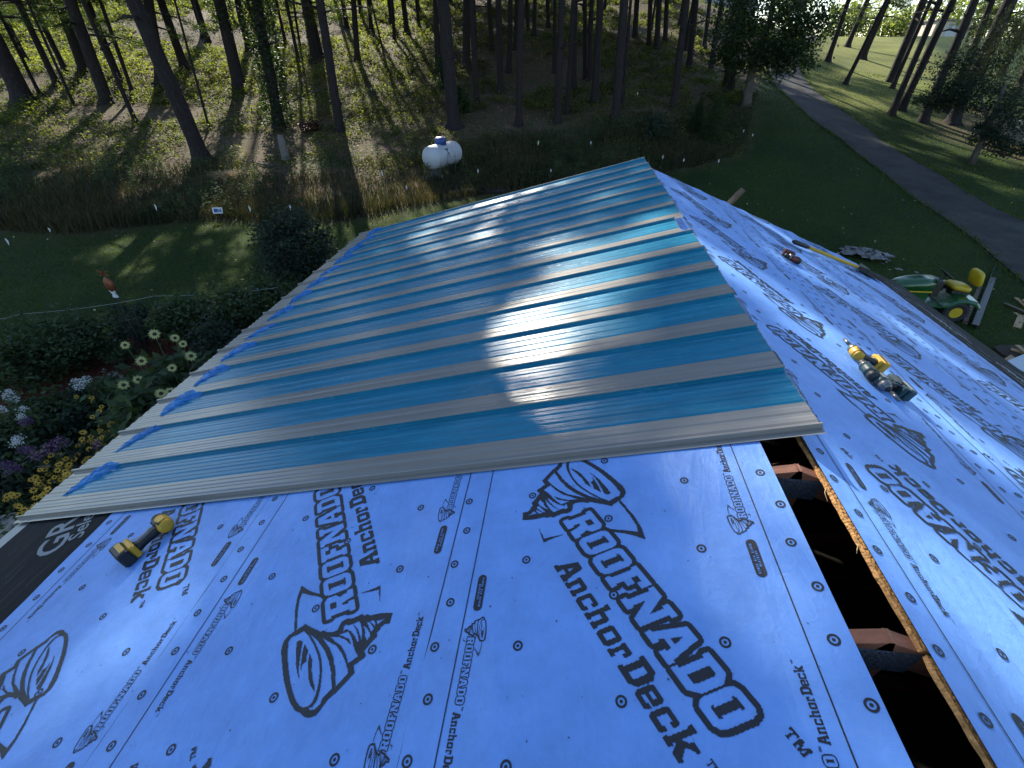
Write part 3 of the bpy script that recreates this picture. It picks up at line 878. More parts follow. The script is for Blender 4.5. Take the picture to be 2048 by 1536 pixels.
# metal panels --------------------------------------------------------------
U_EAVE, U_RIDGE = -.004, 4.581
def profile(first):
    p = []
    if first: p += [(-.036, .006), (-.005, .006), (-.002, .029), (.003, .0295), (.006, .010), (.010, .006)]
    else: p += [(.008, .006)]
    for c in (.055, .115, .185, .255, .325):
        p += [(c - .022, .006), (c - .011, .0092), (c + .011, .0092), (c + .022, .006)]
    p += [(W - .016, .006), (W - .012, .009), (W - .010, .0285), (W - .007, .0305), (W + .0035, .0305), (W + .0055, .028), (W + .0055, .018)]
    return p
def strip(fn_pts, us, v0):
    P = []; F = []
    n = len(fn_pts)
    for u in us:
        for v, h in fn_pts: P.append(L(u, v0 + v, h + .0135))
    for i in range(len(us) - 1):
        for k in range(n - 1): F.append((i * n + k, i * n + k + 1, (i + 1) * n + k + 1, (i + 1) * n + k))
    return P, F
for i in range(14):
    ur = U_RIDGE + .004 * math.sin(i * 2.3)
    if i == 6: ur = 4.502
    mb = MB(); P, F = strip(profile(i == 0), np.linspace(U_EAVE, ur, 12), i * W); mb.add(P, F)
    pan = bpart('metal_panel', mb.mesh('metal_panel'), 'tan_metal')
    md = pan.modifiers.new('thick', 'SOLIDIFY'); md.thickness = .0012; md.offset = -1
    pr = [(v, h + .0014) for v, h in profile(False) if .160 < v < W - .013]
    pr = [(.160, .0076)] + pr + [(W - .0135, .0105), (W - .0118, .0270)]
    u_a, u_b = .20 + rr.uniform(-.03, .03), .37 + rr.uniform(-.03, .04)
    us = np.linspace(0, 1, 14); n = len(pr)
    P = []; F = []
    for q in us:
        for v, h in pr:
            k = min(1, max(0, (v - .16) / (W - .175)))
            u0 = u_a + (u_b - u_a) * k + .012 * math.sin(v * 60 + i)
            P.append(L(u0 + (ur - .003 - u0) * q, i * W + v, h + .0135))
    for a in range(len(us) - 1):
        for k in range(n - 1): F.append((a * n + k, a * n + k + 1, (a + 1) * n + k + 1, (a + 1) * n + k))
    mb = MB(); mb.add(P, F)
    link('protective_film', mb.mesh('protective_film'), 'blue_film', pan)
    # loose crumpled end of the film at the eave
    ns, nn = 15, 8; P = []; F = []
    wd = rr.uniform(.10, .20); ht = rr.uniform(.012, .045); ph = rr.uniform(0, 6); over = rr.uniform(-.02, .03)
    for a in range(ns):
        s_ = a / (ns - 1)
        for b_ in range(nn):
            t_ = b_ / (nn - 1)
            v = .150 + (W - .155) * s_
            ue = u_a + (u_b - u_a) * s_
            reach = wd * (s_ ** .75) * (1 - .35 * max(0, s_ - .7) / .3)
            u = ue + .03 - reach * (1 - t_) * 1.0 + (.08 + over) * s_ * s_ * t_
            h = .0235 + ht * math.sin(math.pi * min(1, t_ * .8 + .15)) * (s_ ** .6) * (.55 + .9 * float(vnoise(a * .55 + i * 7, b_ * .8 + ph))) + (.006 if s_ > .93 else 0)
            h += .013 * (rr.random() - .35) * (s_ ** .5) * (.3 + math.sin(math.pi * t_))
            u += .030 * (rr.random() - .5) * s_; v += .020 * (rr.random() - .5) * (0 if a in (0, ns - 1) else 1)
            if b_ == nn - 1: h = .0236
            P.append(L(u, i * W + v, max(h, .0225)))
    for a in range(ns - 1):
        for b_ in range(nn - 1): F.append((a * nn + b_, a * nn + b_ + 1, (a + 1) * nn + b_ + 1, (a + 1) * nn + b_))
    mb = MB(); mb.add(P, F)
    link('loose_film_end', mb.mesh('loose_film_end'), 'loose_film', pan)
    if i == 0:
        for k in range(16):
            mb = MB(); c = L(.12 + k * .288, -.021, .0212)
            mb.lathe([(.0045, 0), (.0045, .0015), (.003, .0025)], 8, M=Matrix.Translation(Vector(c)) @ frame(SL, YV, NL).to_4x4())
            link('flange_screw', mb.mesh('flange_screw'), 'galv_steel', pan)

# ------------------------------------------------------------------ ground
def inside(poly, x, y):
    ins = np.zeros(np.shape(x), bool)
    n = len(poly)
    for k in range(n):
        xa, ya = poly[k - 1]; xb, yb = poly[k]
        if ya == yb: continue
        c = (ya > y) != (yb > y)
        ins ^= c & (x < (xb - xa) * (y - ya) / (yb - ya) + xa)
    return ins
# edge of the wild ground, from left to right
fb = [G(*p)[:2] for p in [(0, 462), (150, 470), (300, 452), (430, 440), (520, 448), (690, 445), (800, 418), (960, 392), (1100, 372), (1280, 352), (1390, 335), (1470, 312), (1498, 268), (1504, 222), (1516, 186), (1526, 150)]]
FOREST = [(-120, 17)] + [(p[0], p[1]) for p in fb] + [(17.0, 50), (19.5, 66), (22, 140), (-120, 140)]
BED = [tuple(at_z(*p, 0)[:2]) for p in [(-200, 760), (60, 725), (190, 700), (330, 640), (480, 600), (560, 600), (620, 590)]] + [(-3.1, 7.0), (-3.1, -4), (-12, -4)]
PATCH = [tuple(G(*p)[:2]) for p in [(1845, 262), (1900, 205), (1960, 215), (2048, 240), (2120, 300), (2048, 330), (1960, 300)]]

DRY_SUNLIT = [tuple(G(*p)[:2]) for p in [(1612, 150), (1625, 95), (1662, 70), (1740, 66), (1830, 80), (1880, 130), (1905, 200), (1850, 235), (1780, 215), (1700, 225), (1650, 190)]]  # yellowish dry grass on the right hill, lightened further to paint in sunlight
def ground_mat():
    m, t, b = nt('ground_soil')
    tc = t.nodes.new('ShaderNodeTexCoord')
    at = t.nodes.new('ShaderNodeAttribute'); at.attribute_name = 'wild'
    ab = t.nodes.new('ShaderNodeAttribute'); ab.attribute_name = 'mulch'
    def noise(sc, de=6, ro=.6):
        n = t.nodes.new('ShaderNodeTexNoise'); n.inputs['Scale'].default_value = sc; n.inputs['Detail'].default_value = de; n.inputs['Roughness'].default_value = ro
        t.links.new(tc.outputs['Object'], n.inputs['Vector']); return n
    n1 = noise(3.0, 8, .75); n2 = noise(.35, 4); n3 = noise(22, 4, .7); n4 = noise(60, 3)
    lawn = ramp(t, n3.outputs['Fac'], [(.25, (.007, .016, .005)), (.55, (.022, .042, .011)), (.8, (.055, .080, .020))])
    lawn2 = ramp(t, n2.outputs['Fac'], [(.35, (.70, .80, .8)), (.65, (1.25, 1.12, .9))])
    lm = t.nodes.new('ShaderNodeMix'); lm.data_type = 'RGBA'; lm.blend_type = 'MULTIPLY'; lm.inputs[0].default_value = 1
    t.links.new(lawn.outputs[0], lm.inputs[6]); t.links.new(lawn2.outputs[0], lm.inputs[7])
    lit = ramp(t, n4.outputs['Fac'], [(.3, (.036, .024, .016)), (.5, (.090, .060, .040)), (.62, (.170, .118, .086)), (.75, (.060, .038, .024))])
    grn = ramp(t, n1.outputs['Fac'], [(.3, (.016, .026, .008)), (.7, (.050, .068, .018))])
    fm = t.nodes.new('ShaderNodeMix'); fm.data_type = 'RGBA'
    fr = ramp(t, n1.outputs['Fac'], [(.46, (0, 0, 0)), (.60, (1, 1, 1))])
    t.links.new(fr.outputs[0], fm.inputs[0]); t.links.new(lit.outputs[0], fm.inputs[6]); t.links.new(grn.outputs[0], fm.inputs[7])
    mu = ramp(t, n4.outputs['Fac'], [(.3, (.030, .010, .007)), (.55, (.095, .032, .020)), (.75, (.18, .07, .045))])
    mm = t.nodes.new('ShaderNodeMix'); mm.data_type = 'RGBA'
    t.links.new(at.outputs['Fac'], mm.inputs[0]); t.links.new(lm.outputs[2], mm.inputs[6]); t.links.new(fm.outputs[2], mm.inputs[7])
    m2 = t.nodes.new('ShaderNodeMix'); m2.data_type = 'RGBA'
    t.links.new(ab.outputs['Fac'], m2.inputs[0]); t.links.new(mm.outputs[2], m2.inputs[6]); t.links.new(mu.outputs[0], m2.inputs[7])
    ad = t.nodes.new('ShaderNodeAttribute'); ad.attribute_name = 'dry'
    dr = ramp(t, n3.outputs['Fac'], [(.25, (.090, .105, .026)), (.55, (.185, .190, .055)), (.8, (.28, .26, .10))])  # dry grass tone with the brightness of sunlight put into its colour
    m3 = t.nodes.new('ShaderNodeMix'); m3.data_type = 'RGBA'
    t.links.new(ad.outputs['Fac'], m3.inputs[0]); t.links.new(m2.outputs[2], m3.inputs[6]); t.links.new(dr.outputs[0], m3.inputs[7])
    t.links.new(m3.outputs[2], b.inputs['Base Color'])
    b.inputs['Roughness'].default_value = .95
    b.inputs['Specular IOR Level'].default_value = .1
    bp = t.nodes.new('ShaderNodeBump'); bp.inputs['Strength'].default_value = .9; bp.inputs['Distance'].default_value = .06
    t.links.new(n3.outputs['Fac'], bp.inputs['Height']); t.links.new(bp.outputs[0], b.inputs['Normal'])
ground_mat()
xs = np.concatenate([np.arange(-260, -60, 12), np.arange(-60, 50, .7), np.arange(50, 261, 12)])
ys = np.concatenate([np.arange(-160, -8, 10), np.arange(-8, 80, .7), np.arange(80, 120, 4), np.arange(120, 400, 30)])
X, Y = np.meshgrid(xs, ys, indexing='ij')
Z = terrain(X, Y)
i = np.arange(X.size).reshape(X.shape)
q = np.stack([i[:-1, :-1], i[1:, :-1], i[1:, 1:], i[:-1, 1:]], -1).reshape(-1, 4)
me = mesh_np('ground', np.stack([X, Y, Z], -1).reshape(-1, 3), [q], smooth=True)
def soft(poly, r=.55):
    w = 0
    for dx, dy in ((0, 0), (r, 0), (-r, 0), (0, r), (0, -r)):
        w = w + .2 * inside(poly, X + dx + .5 * (vnoise(X * .9, Y * .9) - .5), Y + dy)
    return w
a = me.attributes.new('wild', 'FLOAT', 'POINT'); a.data.foreach_set('value', np.clip(soft(FOREST) + .85 * soft(PATCH), 0, 1).astype(np.float32).ravel())
a = me.attributes.new('dry', 'FLOAT', 'POINT'); a.data.foreach_set('value', (soft(DRY_SUNLIT, 1.4) * (.55 + .6 * vnoise(X * .5, Y * .5))).clip(0, 1).astype(np.float32).ravel())  # weight of the dry grass colour that also carries painted sun
a = me.attributes.new('mulch', 'FLOAT', 'POINT'); a.data.foreach_set('value', soft(BED, .3).astype(np.float32).ravel())
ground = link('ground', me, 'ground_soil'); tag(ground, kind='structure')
ground['label'] = 'lawn and wooded slope rising behind the building'

# driveway
dl = [(1624, 63), (1595, 76), (1566, 96), (1545, 116), (1533, 137), (1542, 162), (1564, 185), (1588, 207), (1622, 239), (1673, 273), (1741, 328), (1809, 383), (1895, 441), (1946, 478), (1990, 516), (2048, 566), (2110, 620), (2200, 700)]
dr_ = [(1659, 66), (1642, 75), (1624, 90), (1609, 110), (1601, 130), (1607, 150), (1627, 178), (1656, 202), (1700, 232), (1735, 257), (1810, 311), (1880, 349), (1950, 396), (1995, 419), (2048, 444), (2110, 480), (2190, 530), (2300, 600)]
def resample(pts, n):
    p = np.array(pts); d = np.concatenate([[0], np.cumsum(np.linalg.norm(np.diff(p, axis=0), axis=1))])
    s = np.linspace(0, d[-1], n); return np.stack([np.interp(s, d, p[:, k]) for k in range(p.shape[1])], 1)
Lw = resample([G(*p) for p in dl], 90); Rw = resample([G(*p) for p in dr_], 90)
P = []; NX = 7
for k in range(90):
    for j in range(NX):
        p = Lw[k] + (Rw[k] - Lw[k]) * j / (NX - 1)
        e = .06 * (float(vnoise(k * .7, 3 if j == 0 else 9)) - .5) if j in (0, NX - 1) else 0
        p = p + np.array([e, e, 0])
        P.append((p[0], p[1], float(terrain(p[0], p[1])) + .03))
    for j in (0, NX - 1):
        p = Lw[k] if j == 0 else Rw[k]
        P.append((p[0], p[1], float(terrain(p[0], p[1])) - .1))
F = []; S_ = NX + 2
for k in range(89):
    for j in range(NX - 1): F.append((k * S_ + j, k * S_ + j + 1, (k + 1) * S_ + j + 1, (k + 1) * S_ + j))
    F.append((k * S_ + NX, k * S_, (k + 1) * S_, (k + 1) * S_ + NX)); F.append((k * S_ + NX - 1, k * S_ + NX + 1, (k + 1) * S_ + NX + 1, (k + 1) * S_ + NX - 1))
mat('asphalt', (.016, .016, .019), .9, noise=.35, nscale=1.2, bump=.5, bscale=60, col2=(.042, .041, .040), spec=.25)
mb = MB(); mb.add(P, F); o = mb.build('driveway', 'asphalt', smooth=False); tag(o, kind='structure'); o['label'] = 'narrow asphalt driveway curving uphill to the right'
DRIVE = [tuple(p[:2]) for p in Lw] + [tuple(p[:2]) for p in Rw[::-1]]

# ------------------------------------------------------------------ foliage
def leaves(P, size, up=.4, aspect=.5, tint=None, droop=0., fold=True):
    """P (n,3) leaf positions -> folded diamond leaves"""
    n = len(P)
    size = np.broadcast_to(np.asarray(size, float), (n,))
    d = rng.normal(size=(n, 3)); d[:, 2] = d[:, 2] * .6 - droop; d /= np.linalg.norm(d, axis=1)[:, None]
    nn = rng.normal(size=(n, 3)) + np.array([0, 0, up * 3]); s = np.cross(d, nn); s /= np.linalg.norm(s, axis=1)[:, None] + 1e-9
    nrm = np.cross(s, d)
    L_ = size[:, None]; Wd = L_ * aspect
    a = P; b = P + d * L_ * .5 + s * Wd * .5 - nrm * L_ * .06; c = P + d * L_ - nrm * L_ * .12; e = P + d * L_ * .5 - s * Wd * .5 - nrm * L_ * .06
    V = np.stack([a, b, c, e], 1).reshape(-1, 3)
    Fq = np.arange(4 * n).reshape(n, 4)
    if tint is None: tint = rng.random(n)
    return V, Fq, np.asarray(tint)
def blades(P, h, w, lean=.35, tint=None):
    n = len(P); h = np.broadcast_to(np.asarray(h, float), (n,)); w = np.broadcast_to(np.asarray(w, float), (n,))
    a = rng.random(n) * 2 * math.pi; s = np.stack([np.cos(a), np.sin(a), 0 * a], 1) * w[:, None]
    b = rng.random(n) * 2 * math.pi; l1 = lean * (.3 + rng.random(n)) * h
    d = np.stack([np.cos(b) * l1, np.sin(b) * l1, 0 * b], 1); up = np.array([0, 0, 1.0])
    p0 = P - s; p1 = P + s; m0 = P - s * .8 + d * .35 + up * (h * .55)[:, None]; m1 = P + s * .8 + d * .35 + up * (h * .55)[:, None]; tp = P + d + up * (h * (1 - .25 * lean))[:, None]
    V = np.stack([p0, p1, m1, m0, tp], 1).reshape(-1, 3); k = np.arange(n)[:, None] * 5
    q = k + np.array([0, 1, 2, 3]); t3 = k + np.array([3, 2, 4])
    if tint is None: tint = rng.random(n)
    return V, q, t3, np.concatenate([tint, tint])

leaf_mat('pine_needles', (.014, .030, .012), (.040, .066, .020), .35, .55)
leaf_mat('maple_leaf', (.010, .022, .009), (.036, .058, .020), .35, .38)
leaf_mat('shrub_leaf', (.013, .026, .011), (.050, .080, .034), .25, .75)
leaf_mat('dark_leaf', (.008, .015, .010), (.028, .046, .030), .2, .8)
leaf_mat('wild_leaf', (.018, .030, .009), (.110, .130, .032), .5, .7)
leaf_mat('weed_grass', (.016, .022, .009), (.055, .048, .022), .3, .6, (1.6, 1.5, .8))
leaf_mat('lawn_blade', (.011, .025, .007), (.045, .065, .015), .6, .6, (3.2, 3.0, 1.0))
leaf_mat('ivy_leaf', (.010, .022, .010), (.036, .058, .022), .35, .65)
leaf_mat('dry_grass', (.22, .15, .08), (.50, .38, .22), .3, .7, (1.3, 1.2, 1.0))
leaf_mat('red_leaf', (.026, .008, .008), (.055, .018, .015), .25, .5, (1.6, 1, 1))
leaf_mat('far_leaf', (.050, .075, .025), (.14, .17, .055), .5, .6)
leaf_mat('willow_leaf', (.014, .022, .010), (.050, .060, .024), .3, .5)
def bark(name, c1, c2, c3):
    m, t, b = nt(name)
    tc = t.nodes.new('ShaderNodeTexCoord'); mp = t.nodes.new('ShaderNodeMapping'); mp.inputs['Scale'].default_value = (5, 5, .9)
    t.links.new(tc.outputs['Object'], mp.inputs[0])
    n = t.nodes.new('ShaderNodeTexNoise'); n.inputs['Scale'].default_value = 3.2; n.inputs['Detail'].default_value = 7; n.inputs['Roughness'].default_value = .7
    t.links.new(mp.outputs[0], n.inputs['Vector'])
    r = ramp(t, n.outputs['Fac'], [(.3, c1), (.55, c2), (.75, c3)])
    t.links.new(r.outputs[0], b.inputs['Base Color'])
    b.inputs['Roughness'].default_value = .9; b.inputs['Specular IOR Level'].default_value = .2
    bp = t.nodes.new('ShaderNodeBump'); bp.inputs['Strength'].default_value = 1.0; bp.inputs['Distance'].default_value = .05
    t.links.new(n.outputs['Fac'], bp.inputs['Height']); t.links.new(bp.outputs[0], b.inputs['Normal'])
bark('pine_bark', (.006, .005, .005), (.026, .022, .023), (.080, .068, .070))
bark('smooth_bark', (.030, .026, .022), (.085, .075, .065), (.15, .14, .12))

# pine prototypes
PH = 23.0
def trunk_mesh(seed):
    r = random.Random(seed); mb = MB(); n = 12
    zs = [-.5, 0, .12, .3, .6, 1.0] + [1.0 + (PH - 1.0) * (k / 16) for k in range(1, 17)]
    secs = []; bx = by = 0
    for k, z in enumerate(zs):
        fl = 1 + .75 * math.exp(-max(z, 0) / .22)
        rad = (1 - .72 * (max(z, 0) / PH) ** 1.1) * fl
        if z > 1: bx += r.uniform(-.05, .05); by += r.uniform(-.05, .05)
        ring = []
        for j in range(n):
            a = 2 * math.pi * j / n
            lob = 1 + (.16 * math.exp(-max(z, 0) / .3)) * math.sin(a * 4 + seed) + .05 * math.sin(a * 3 + z * 2 + seed) + r.uniform(-.03, .03)
            ring.append((bx + rad * lob * math.cos(a), by + rad * lob * math.sin(a), z))
        secs.append(ring)
    mb.loft(secs)
    # bark plates as slight ridges and stubs of dead branches
    for k in range(5):
        z = r.uniform(2.4, 12); a = r.uniform(0, 6.28); ln = r.uniform(2, 7)
        rad = 1 - .72 * (z / PH)
        p = Vector((math.cos(a) * rad * .7, math.sin(a) * rad * .7, z)); d = Vector((math.cos(a), math.sin(a), 0))
        mb.tube([p, p + d * ln * .5 + Vector((0, 0, .10)), p + d * ln + Vector((0, 0, r.uniform(-.2, .3)))], [.07, .05, .02], 4)
    return mb.mesh('pine_trunk', True)
TRUNKS = [trunk_mesh(s) for s in (1, 2, 3, 4)]
for m_ in TRUNKS: m_.materials.append(MATS['pine_bark'])
def needle_spray(C, D, n, ln, rad):
    """n needle blades round branch segment"""
    return None
def pine_crown(seed, z0, z1, r0, nb, per, low=False):
    r = np.random.default_rng(seed)
    Ps = []; T = []
    mb = MB()
    for k in range(nb):
        f = (k + r.random()) / nb; z = z0 + (z1 - z0) * f
        rad = r0 * (1 - .75 * f) * (.6 + .6 * r.random())
        a = r.random() * 2 * math.pi
        tip = np.array([math.cos(a) * rad, math.sin(a) * rad, z + rad * (.05 + .25 * f) - (.45 if low else .0)])
        base = np.array([0, 0, z])
        mb.tube([base, base * .5 + tip * .5 + np.array([0, 0, .12]), tip], [.06, .04, .015], 4)
        m = per
        s = .25 + .75 * np.sqrt(r.random(m))
        cl = base + (tip - base) * s[:, None] + r.normal(size=(m, 3)) * np.array([.30, .30, .16]) * (.5 + .5 * rad / r0)
        Ps.append(cl); T.append(np.full(m, .2 + .6 * r.random()) + r.normal(size=m) * .12)
    P_ = np.concatenate(Ps); T_ = np.clip(np.concatenate(T), 0, 1)
    return mb, P_, T_
def tuft(P, T, ln, wd, k):
    """k thin needles bundles fanned at each point"""
    n = len(P); Pk = np.repeat(P, k, 0); Tk = np.repeat(T, k)
    d = rng.normal(size=(n * k, 3)); d[:, 2] += .25; d /= np.linalg.norm(d, axis=1)[:, None]
    s = np.cross(d, rng.normal(size=(n * k, 3))); s /= np.linalg.norm(s, axis=1)[:, None]
    l = ln * (.6 + .7 * rng.random((n * k, 1)))
    V = np.stack([Pk - s * wd, Pk + s * wd, Pk + d * l + s * wd * .4, Pk + d * l - s * wd * .4], 1).reshape(-1, 3)
    return V, np.arange(4 * n * k).reshape(-1, 4), Tk
def foliage_mesh(name, mb, V, Fq, T, m_leaf, m_wood):
    o = len(V)
    wv = np.array(mb.v) if mb.v else np.zeros((0, 3))
    q4 = np.array([f for f in mb.f if len(f) == 4], int).reshape(-1, 4) + o
    me = mesh_np(name, np.concatenate([V, wv]), [Fq, q4], np.concatenate([T, np.zeros(len(q4))]))
    me.materials.append(MATS[m_leaf]); me.materials.append(MATS[m_wood])
    mi = np.zeros(len(Fq) + len(q4), np.int32); mi[len(Fq):] = 1
    me.polygons.foreach_set('material_index', mi)
    return me
CROWNS = []
for s in range(3):
    mb, P_, T_ = pine_crown(20 + s, 9.2 + s * .6, 23.3, 5.3, 76, 84)
    V, Fq, T = tuft(P_, T_, .34, .035, 3)
    CROWNS.append(foliage_mesh('pine_crown', mb, V, Fq, T, 'pine_needles', 'pine_bark'))
BOUGHS = []
for s in range(3):
    mb, P_, T_ = pine_crown(40 + s, 2.9, 9.0, 3.0, 17, 60, True)
    V, Fq, T = tuft(P_, T_, .20, .010, 9)
    BOUGHS.append(foliage_mesh('pine_bough', mb, V, Fq, T, 'pine_needles', 'pine_bark'))

# every trunk: base pixel, width in pixels, pixel where it leaves the top of the picture, crown (c), low boughs (b)
TR = [(51, 205, 36, -52, 'cb'), (55, 126, 12, -10, 'cb'), (81, 191, 7, -14, 'c'), (115, 171, 13, 34, 'cb'), (149, 212, 6, 53, 'c'), (133, 145, 11, 62, 'cb'), (169, 144, 19, 116, 'cb'),
      (215, 205, 24, 140, 'cb'), (243, 169, 13, 174, 'cb'), (267, 190, 8, 200, 'c'), (273, 247, 9, 165, 'c'), (323, 169, 20, 296, 'cb'), (408, 322, 31, 265, 'c'), (370, 137, 17, 321, 'c'),
      (418, 256, 5, 349, ''), (410, 73, 14, 387, ''), (480, 176, 25, 438, 'c'), (499, 103, 14, 474, ''), (560, 256, 22, 512, 'c'), (598, 128, 7, 572, 'b'), (570, 162, 7, 535, ''),
      (630, 123, 16, 613, 'b'), (643, 113, 9, 619, ''), (680, 260, 19, 640, 'c'), (600, 92, 5, 586, ''), (694, 56, 9, 685, ''), (715, 120, 12, 707, 'b'), (722, 31, 8, 718, ''), (743, 62, 9, 737, ''),
      (768, 109, 4, 742, ''), (789, 84, 7, 784, 'b'), (815, 68, 11, 806, ''), (876, 145, 12, 871, 'c'), (885, 183, 7, 880, ''), (908, 254, 27, 886, 'c'), (932, 135, 17, 934, 'c'), (953, 205, 12, 943, 'c'),
      (984, 99, 10, 978, 'c'), (1001, 186, 14, 997, 'c'), (1018, 145, 11, 1021, 'c'), (1037, 251, 13, 1043, 'c'), (1031, 99, 8, 1033, 'c'), (1056, 62, 8, 1054, 'c'), (1068, 72, 9, 1070, 'c'), (1097, 56, 9, 1095, 'c'),
      (1108, 145, 8, 1110, 'c'), (1115, 245, 15, 1124, 'c'), (1134, 226, 10, 1147, 'c'), (1148, 180, 11, 1151, 'c'), (1170, 157, 9, 1170, 'c'), (1178, 162, 10, 1184, 'c'), (1189, 205, 16, 1201, 'c'), (1230, 244, 19, 1250, 'c'),
      (1245, 205, 7, 1262, 'c'), (1270, 75, 11, 1274, ''), (1298, 90, 10, 1301, 'b'), (1313, 96, 12, 1319, ''), (1330, 84, 10, 1334, 'b'), (1347, 214, 15, 1373, 'c'), (1378, 135, 12, 1393, ''),
      (1408, 96, 9, 1420, ''), (1420, 144, 10, 1444, ''), (1447, 118, 10, 1470, ''), (1451, 171, 12, 1480, ''), (1462, 178, 12, 1492, ''), (1655, 123, 10, 1697, ''), (1694, 94, 10, 1735, ''),
      (1690, 169, 8, 1773, ''), (1724, 118, 12, 1776, 'b'), (1780, 164, 16, 1848, ''), (1784, 177, 8, 1862, ''), (1782, 230, 12, 1880, ''), (1802, 220, 15, 1905, 'c'), (1845, 244, 17, 1950, 'c'),
      (1903, 247, 22, 2020, 'c'), (1893, 225, 12, 1985, 'c'), (1930, 150, 10, 1985, 'b'), (1958, 160, 13, 2030, 'b'), (2000, 150, 13, 2075, 'b'), (2030, 190, 16, 2120, 'c')]
# a few more of the stand that only show as shade: outside the frame
order = sorted(range(len(TR)), key=lambda k: TR[k][3])
rank = {k: n for n, k in enumerate(order)}
def ordw(n):
    tens = {20: 'twent', 30: 'thirt', 40: 'fort', 50: 'fift', 60: 'sixt', 70: 'sevent', 80: 'eight'}
    if n < 20: return ORD[n]
    n += 1; t10 = n // 10 * 10
    return tens[t10] + ('ieth' if n % 10 == 0 else 'y-' + ORD[n % 10 - 1])
ROOF_S = [(x, y, 3.6) for x in (-.3, 1.0, 2.3, 3.6, 4.9) for y in (-2.5, -.5, 1.5, 3.0, 4.5)]
def shades_roof(b):
    n = 0
    for x, y, z in ROOF_S:
        dh = np.array([SUN_DIR[0], SUN_DIR[1]]); dh /= np.linalg.norm(dh)
        w = np.array([b[0] - x, b[1] - y]); s_ = w @ dh; lat = abs(w[0] * dh[1] - w[1] * dh[0])
        hz = z + s_ * math.tan(math.radians(SUN_EL)) - b[2]
        if s_ > 0 and lat < 3.4 and 9 < hz < 24.5: n += 1
    return n > 0
def make_pine(idx, px, py, w, tx, flags, label):
    b = G(px, py)
    t = float((b - CAM) @ RM[2]); dia = w * t / F_PX * .92
    d = ray(tx, 0); hb = math.hypot(b[0], b[1]); p = CAM + d * (hb / math.hypot(d[0], d[1]))
    ax = Vector(p - b); ax.normalize()
    if ax.z < .8: ax = Vector((ax.x * .5, ax.y * .5, .9)).normalized()
    rot = Vector((0, 0, 1)).rotation_difference(ax).to_matrix() @ Matrix.Rotation(random.uniform(0, 6.28), 3, 'Z')
    b[2] = float(terrain(b[0], b[1])) - .05
    root = empty('pine_tree', b, label, 'pine tree', 'pine trees of the stand behind the building', rot)
    hs = random.uniform(.86, 1.05) * (.72 if dia < .22 else 1)
    o = link('trunk', TRUNKS[idx % 4], None, root); o.scale = (dia / 2, dia / 2, hs)
    if 'c' in flags:
        o = link('crown', CROWNS[idx % 3], None, root); o.scale = (random.uniform(.85, 1.1) * {12: 1.3, 18: 1.35, 16: 1.25, 23: 1.15}.get(idx, 1),) * 2 + (hs,); o.rotation_euler.z = random.uniform(0, 6.28)
    if 'b' in flags:
        o = link('low_boughs', BOUGHS[idx % 3], None, root); k = random.uniform(.8, 1.1); o.scale = (k, k, k); o.rotation_euler.z = random.uniform(0, 6.28)
    return root, b, dia, rot
PINES = []
for k, (px, py, w, tx, fl) in enumerate(TR):
    size = 'thin' if w < 8.5 else ('thick' if w > 17.5 else 'straight dark')
    if px > 1640: lab = f'{size} pine on the right-hand lawn, {ordw(rank[k])} trunk from the left along the top edge'
    elif py > 240: lab = f'{size} pine standing at the front of the stand, {ordw(rank[k])} trunk from the left'
    else: lab = f'{size} pine farther up the slope, {ordw(rank[k])} trunk from the left'
    PINES.append(make_pine(k, px, py, w, tx, fl, lab))

# slender pines deeper in the stand
r9 = random.Random(9); FARP = []
for k in range(46):
    for _ in range(50):
        x = r9.uniform(-34, 11); y = r9.uniform(44, 78)
        if x > 4 and y > 60: continue
        if all(math.hypot(x - q[1][0], y - q[1][1]) > 1.8 for q in PINES): break
    b = np.array([x, y, float(terrain(x, y)) - .05]); dia = r9.uniform(.2, .42)
    rot = Matrix.Rotation(r9.uniform(-.03, .03), 3, 'X') @ Matrix.Rotation(r9.uniform(-.03, .03), 3, 'Y') @ Matrix.Rotation(r9.uniform(0, 6.28), 3, 'Z')
    root = empty('pine_tree', b, 'slender far pine deep in the stand, one of many alike', 'pine tree', 'slender pines deep in the stand', rot)
    o = link('trunk', TRUNKS[k % 4], None, root); o.scale = (dia / 2, dia / 2, .9)
    if x > -20 and x < 3:
        o = link('crown', CROWNS[k % 3], None, root); o.scale = (1, 1, .9)
    if r9.random() < .45:
        o = link('low_boughs', BOUGHS[k % 3], None, root); q2 = r9.uniform(.7, 1.0); o.scale = (q2, q2, q2)
    PINES.append((root, b, dia, rot)); FARP.append((x / y, root))
for n_, (q2, root) in enumerate(sorted(FARP, key=lambda e: e[0])): root['label'] = f'slender far pine deep in the stand, {ordw(n_)} from the left among the farthest trunks'
# ivy on two of the trunks
def ivy(pi, z0, z1, rad, n):
    root, b, dia, rot = PINES[pi]
    z = z0 + (z1 - z0) * rng.random(n); a = rng.random(n) * 2 * math.pi
    lump = .6 + .8 * vnoise(z * 1.3, a * 1.2)
    r = dia / 2 * (1 - .03 * z) + rad * lump * np.sqrt(rng.random(n))
    P_ = np.stack([r * np.cos(a), r * np.sin(a), z], 1)
    V, Fq, T = leaves(P_, .10 + .07 * rng.random(n), .5, .85)
    me = mesh_np('ivy', V, [Fq], T); link('ivy', me, 'ivy_leaf', root)
ivy(18, .2, 9, .48, 5200)
ivy(16, 3.0, 9, .42, 2200)
ivy(33, .2, 1.9, .25, 500)

